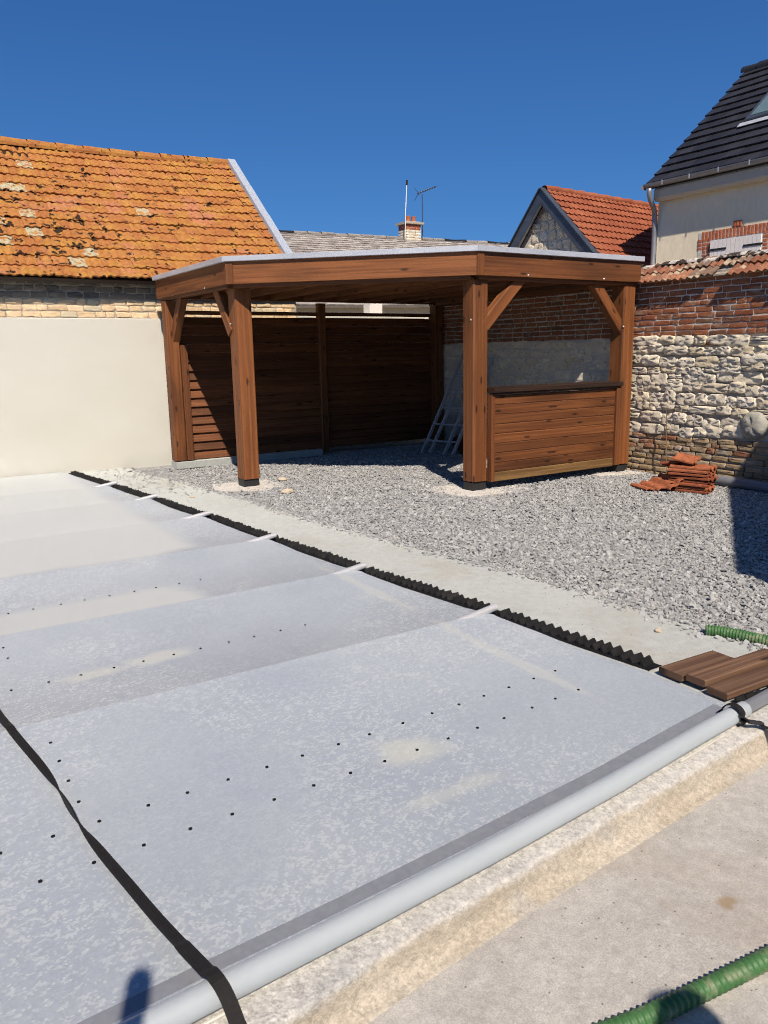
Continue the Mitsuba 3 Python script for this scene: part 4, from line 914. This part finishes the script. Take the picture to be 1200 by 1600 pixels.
for t in np.linspace(0, 1, 9):
    p = a0 + (a1 - a0) * t; h_ = .10 if t > .12 else .0
    if h_: add('element', tube([p + [-.06, .0, 0], p, p + [.06, 0, 0]], .006, 6), 'zinc_dark', k, const=(0, 0))
for s in (-1, 1): add('reflector', tube([a0 + [0, -.1, .02 * s], a0 + [-.02, 0, .08 * s], a0 + [-.02, .1, .18 * s]], .008, 6), 'zinc_dark', k, const=(0, 0))

# ---------------------------------------------------------------- out of the frame: the outbuilding, plus a post and body added for shadows
ob = thing('outbuilding', 'plain rendered outbuilding just outside the right of the view', 'outbuilding')
ftp = [(3.57, -.03), (7.95, 3.0), (7.95, -3), (4.9, -3)]
add('wall', sheet(ftp, -.2, 3.4), 'cream_render', ob, const=(0, 0)); add('roof', sheet([(3.54, -.03), (7.95, 3.03), (7.95, -3.03), (4.87, -3.03)], 3.402, 3.5), 'zinc_dull', ob, const=(0, 0))

k = thing('shadow_post', 'unseen round topped post added beside the viewer for its shadow', 'post')  # unseen, added to throw the round topped shadow at lower left
pz = [-.10, -.08, -.079, 1.0, 1.96, 1.985, 2.0]; add('shaft', tube([(-.325, -.005, z) for z in pz], [.09, .09, .032, .032, .032, .026, .012], 20), 'zinc_dull', k, smooth=True, const=(0, 0))
def body(joints, bones):
    import manifold3d as m3
    parts = []
    for a, b in bones:
        sph = [m3.Manifold.sphere(joints[q][1], 20).translate(list(joints[q][0])) for q in (a, b)]
        parts.append(m3.Manifold.batch_hull(sph))
    m = m3.Manifold.batch_boolean(parts, m3.OpType.Add).refine_to_length(.03).to_mesh()
    t = trimesh.Trimesh(m.vert_properties[:, :3], m.tri_verts); trimesh.smoothing.filter_taubin(t, iterations=8); return t
J = {}
cx, cy, z0 = .865, -.50, -.10
def j(n, x, y, z, r): J[n] = ((cx + x, cy + y, z0 + z), r)
j('head', 0, 0, 1.655, .092); j('jaw', 0, .03, 1.585, .062); j('neck', 0, -.01, 1.47, .055); j('chest', 0, 0, 1.28, .125); j('belly', 0, .01, 1.05, .12); j('hip', 0, 0, .93, .125)
for s_i, n in ((-1, 'l'), (1, 'r')):
    j('sh' + n, .17 * s_i, 0, 1.40, .062); j('el' + n, .24 * s_i, -.02, 1.12, .043); j('wr' + n, .25 * s_i, .06, .88, .03); j('pa' + n, .25 * s_i, .08, .80, .034)
    for q in range(4): j(f'k{q}' + n, .25 * s_i + (q - 1.5) * .004, .055 + q * .017, .755, .0095); j(f't{q}' + n, .245 * s_i, .06 + q * .015, .70 + .006 * abs(q - 1.5), .0085)
    j('th' + n, .235 * s_i, .115, .77, .011); j('tt' + n, .23 * s_i, .125, .73, .0095)
    j('le' + n, .09 * s_i, 0, .88, .10); j('kn' + n, .10 * s_i, .02, .49, .062); j('an' + n, .11 * s_i, -.01, .09, .042); j('to' + n, .13 * s_i, .15, .04, .035); j('he' + n, .11 * s_i, -.04, .045, .04)
bones = [('head', 'jaw'), ('head', 'neck'), ('jaw', 'neck'), ('neck', 'chest'), ('chest', 'belly'), ('belly', 'hip'), ('shl', 'shr'), ('shl', 'chest'), ('shr', 'chest')]
for n in 'lr':
    bones += [('sh' + n, 'el' + n), ('el' + n, 'wr' + n), ('wr' + n, 'pa' + n), ('hip', 'le' + n), ('le' + n, 'kn' + n), ('kn' + n, 'an' + n), ('an' + n, 'to' + n), ('an' + n, 'he' + n), ('he' + n, 'to' + n), ('wr' + n, 'th' + n), ('th' + n, 'tt' + n)]
    for q in range(4): bones += [('pa' + n, f'k{q}' + n), (f'k{q}' + n, f't{q}' + n)]
k = thing('shadow_figure', 'unseen standing figure added beside the viewer for its head shadow', 'shadow_figure')  # unseen body, added to throw the domed shadow at lower right
add('body', body(J, bones), 'cloth_dark', k, smooth=True, const=(0, 0))
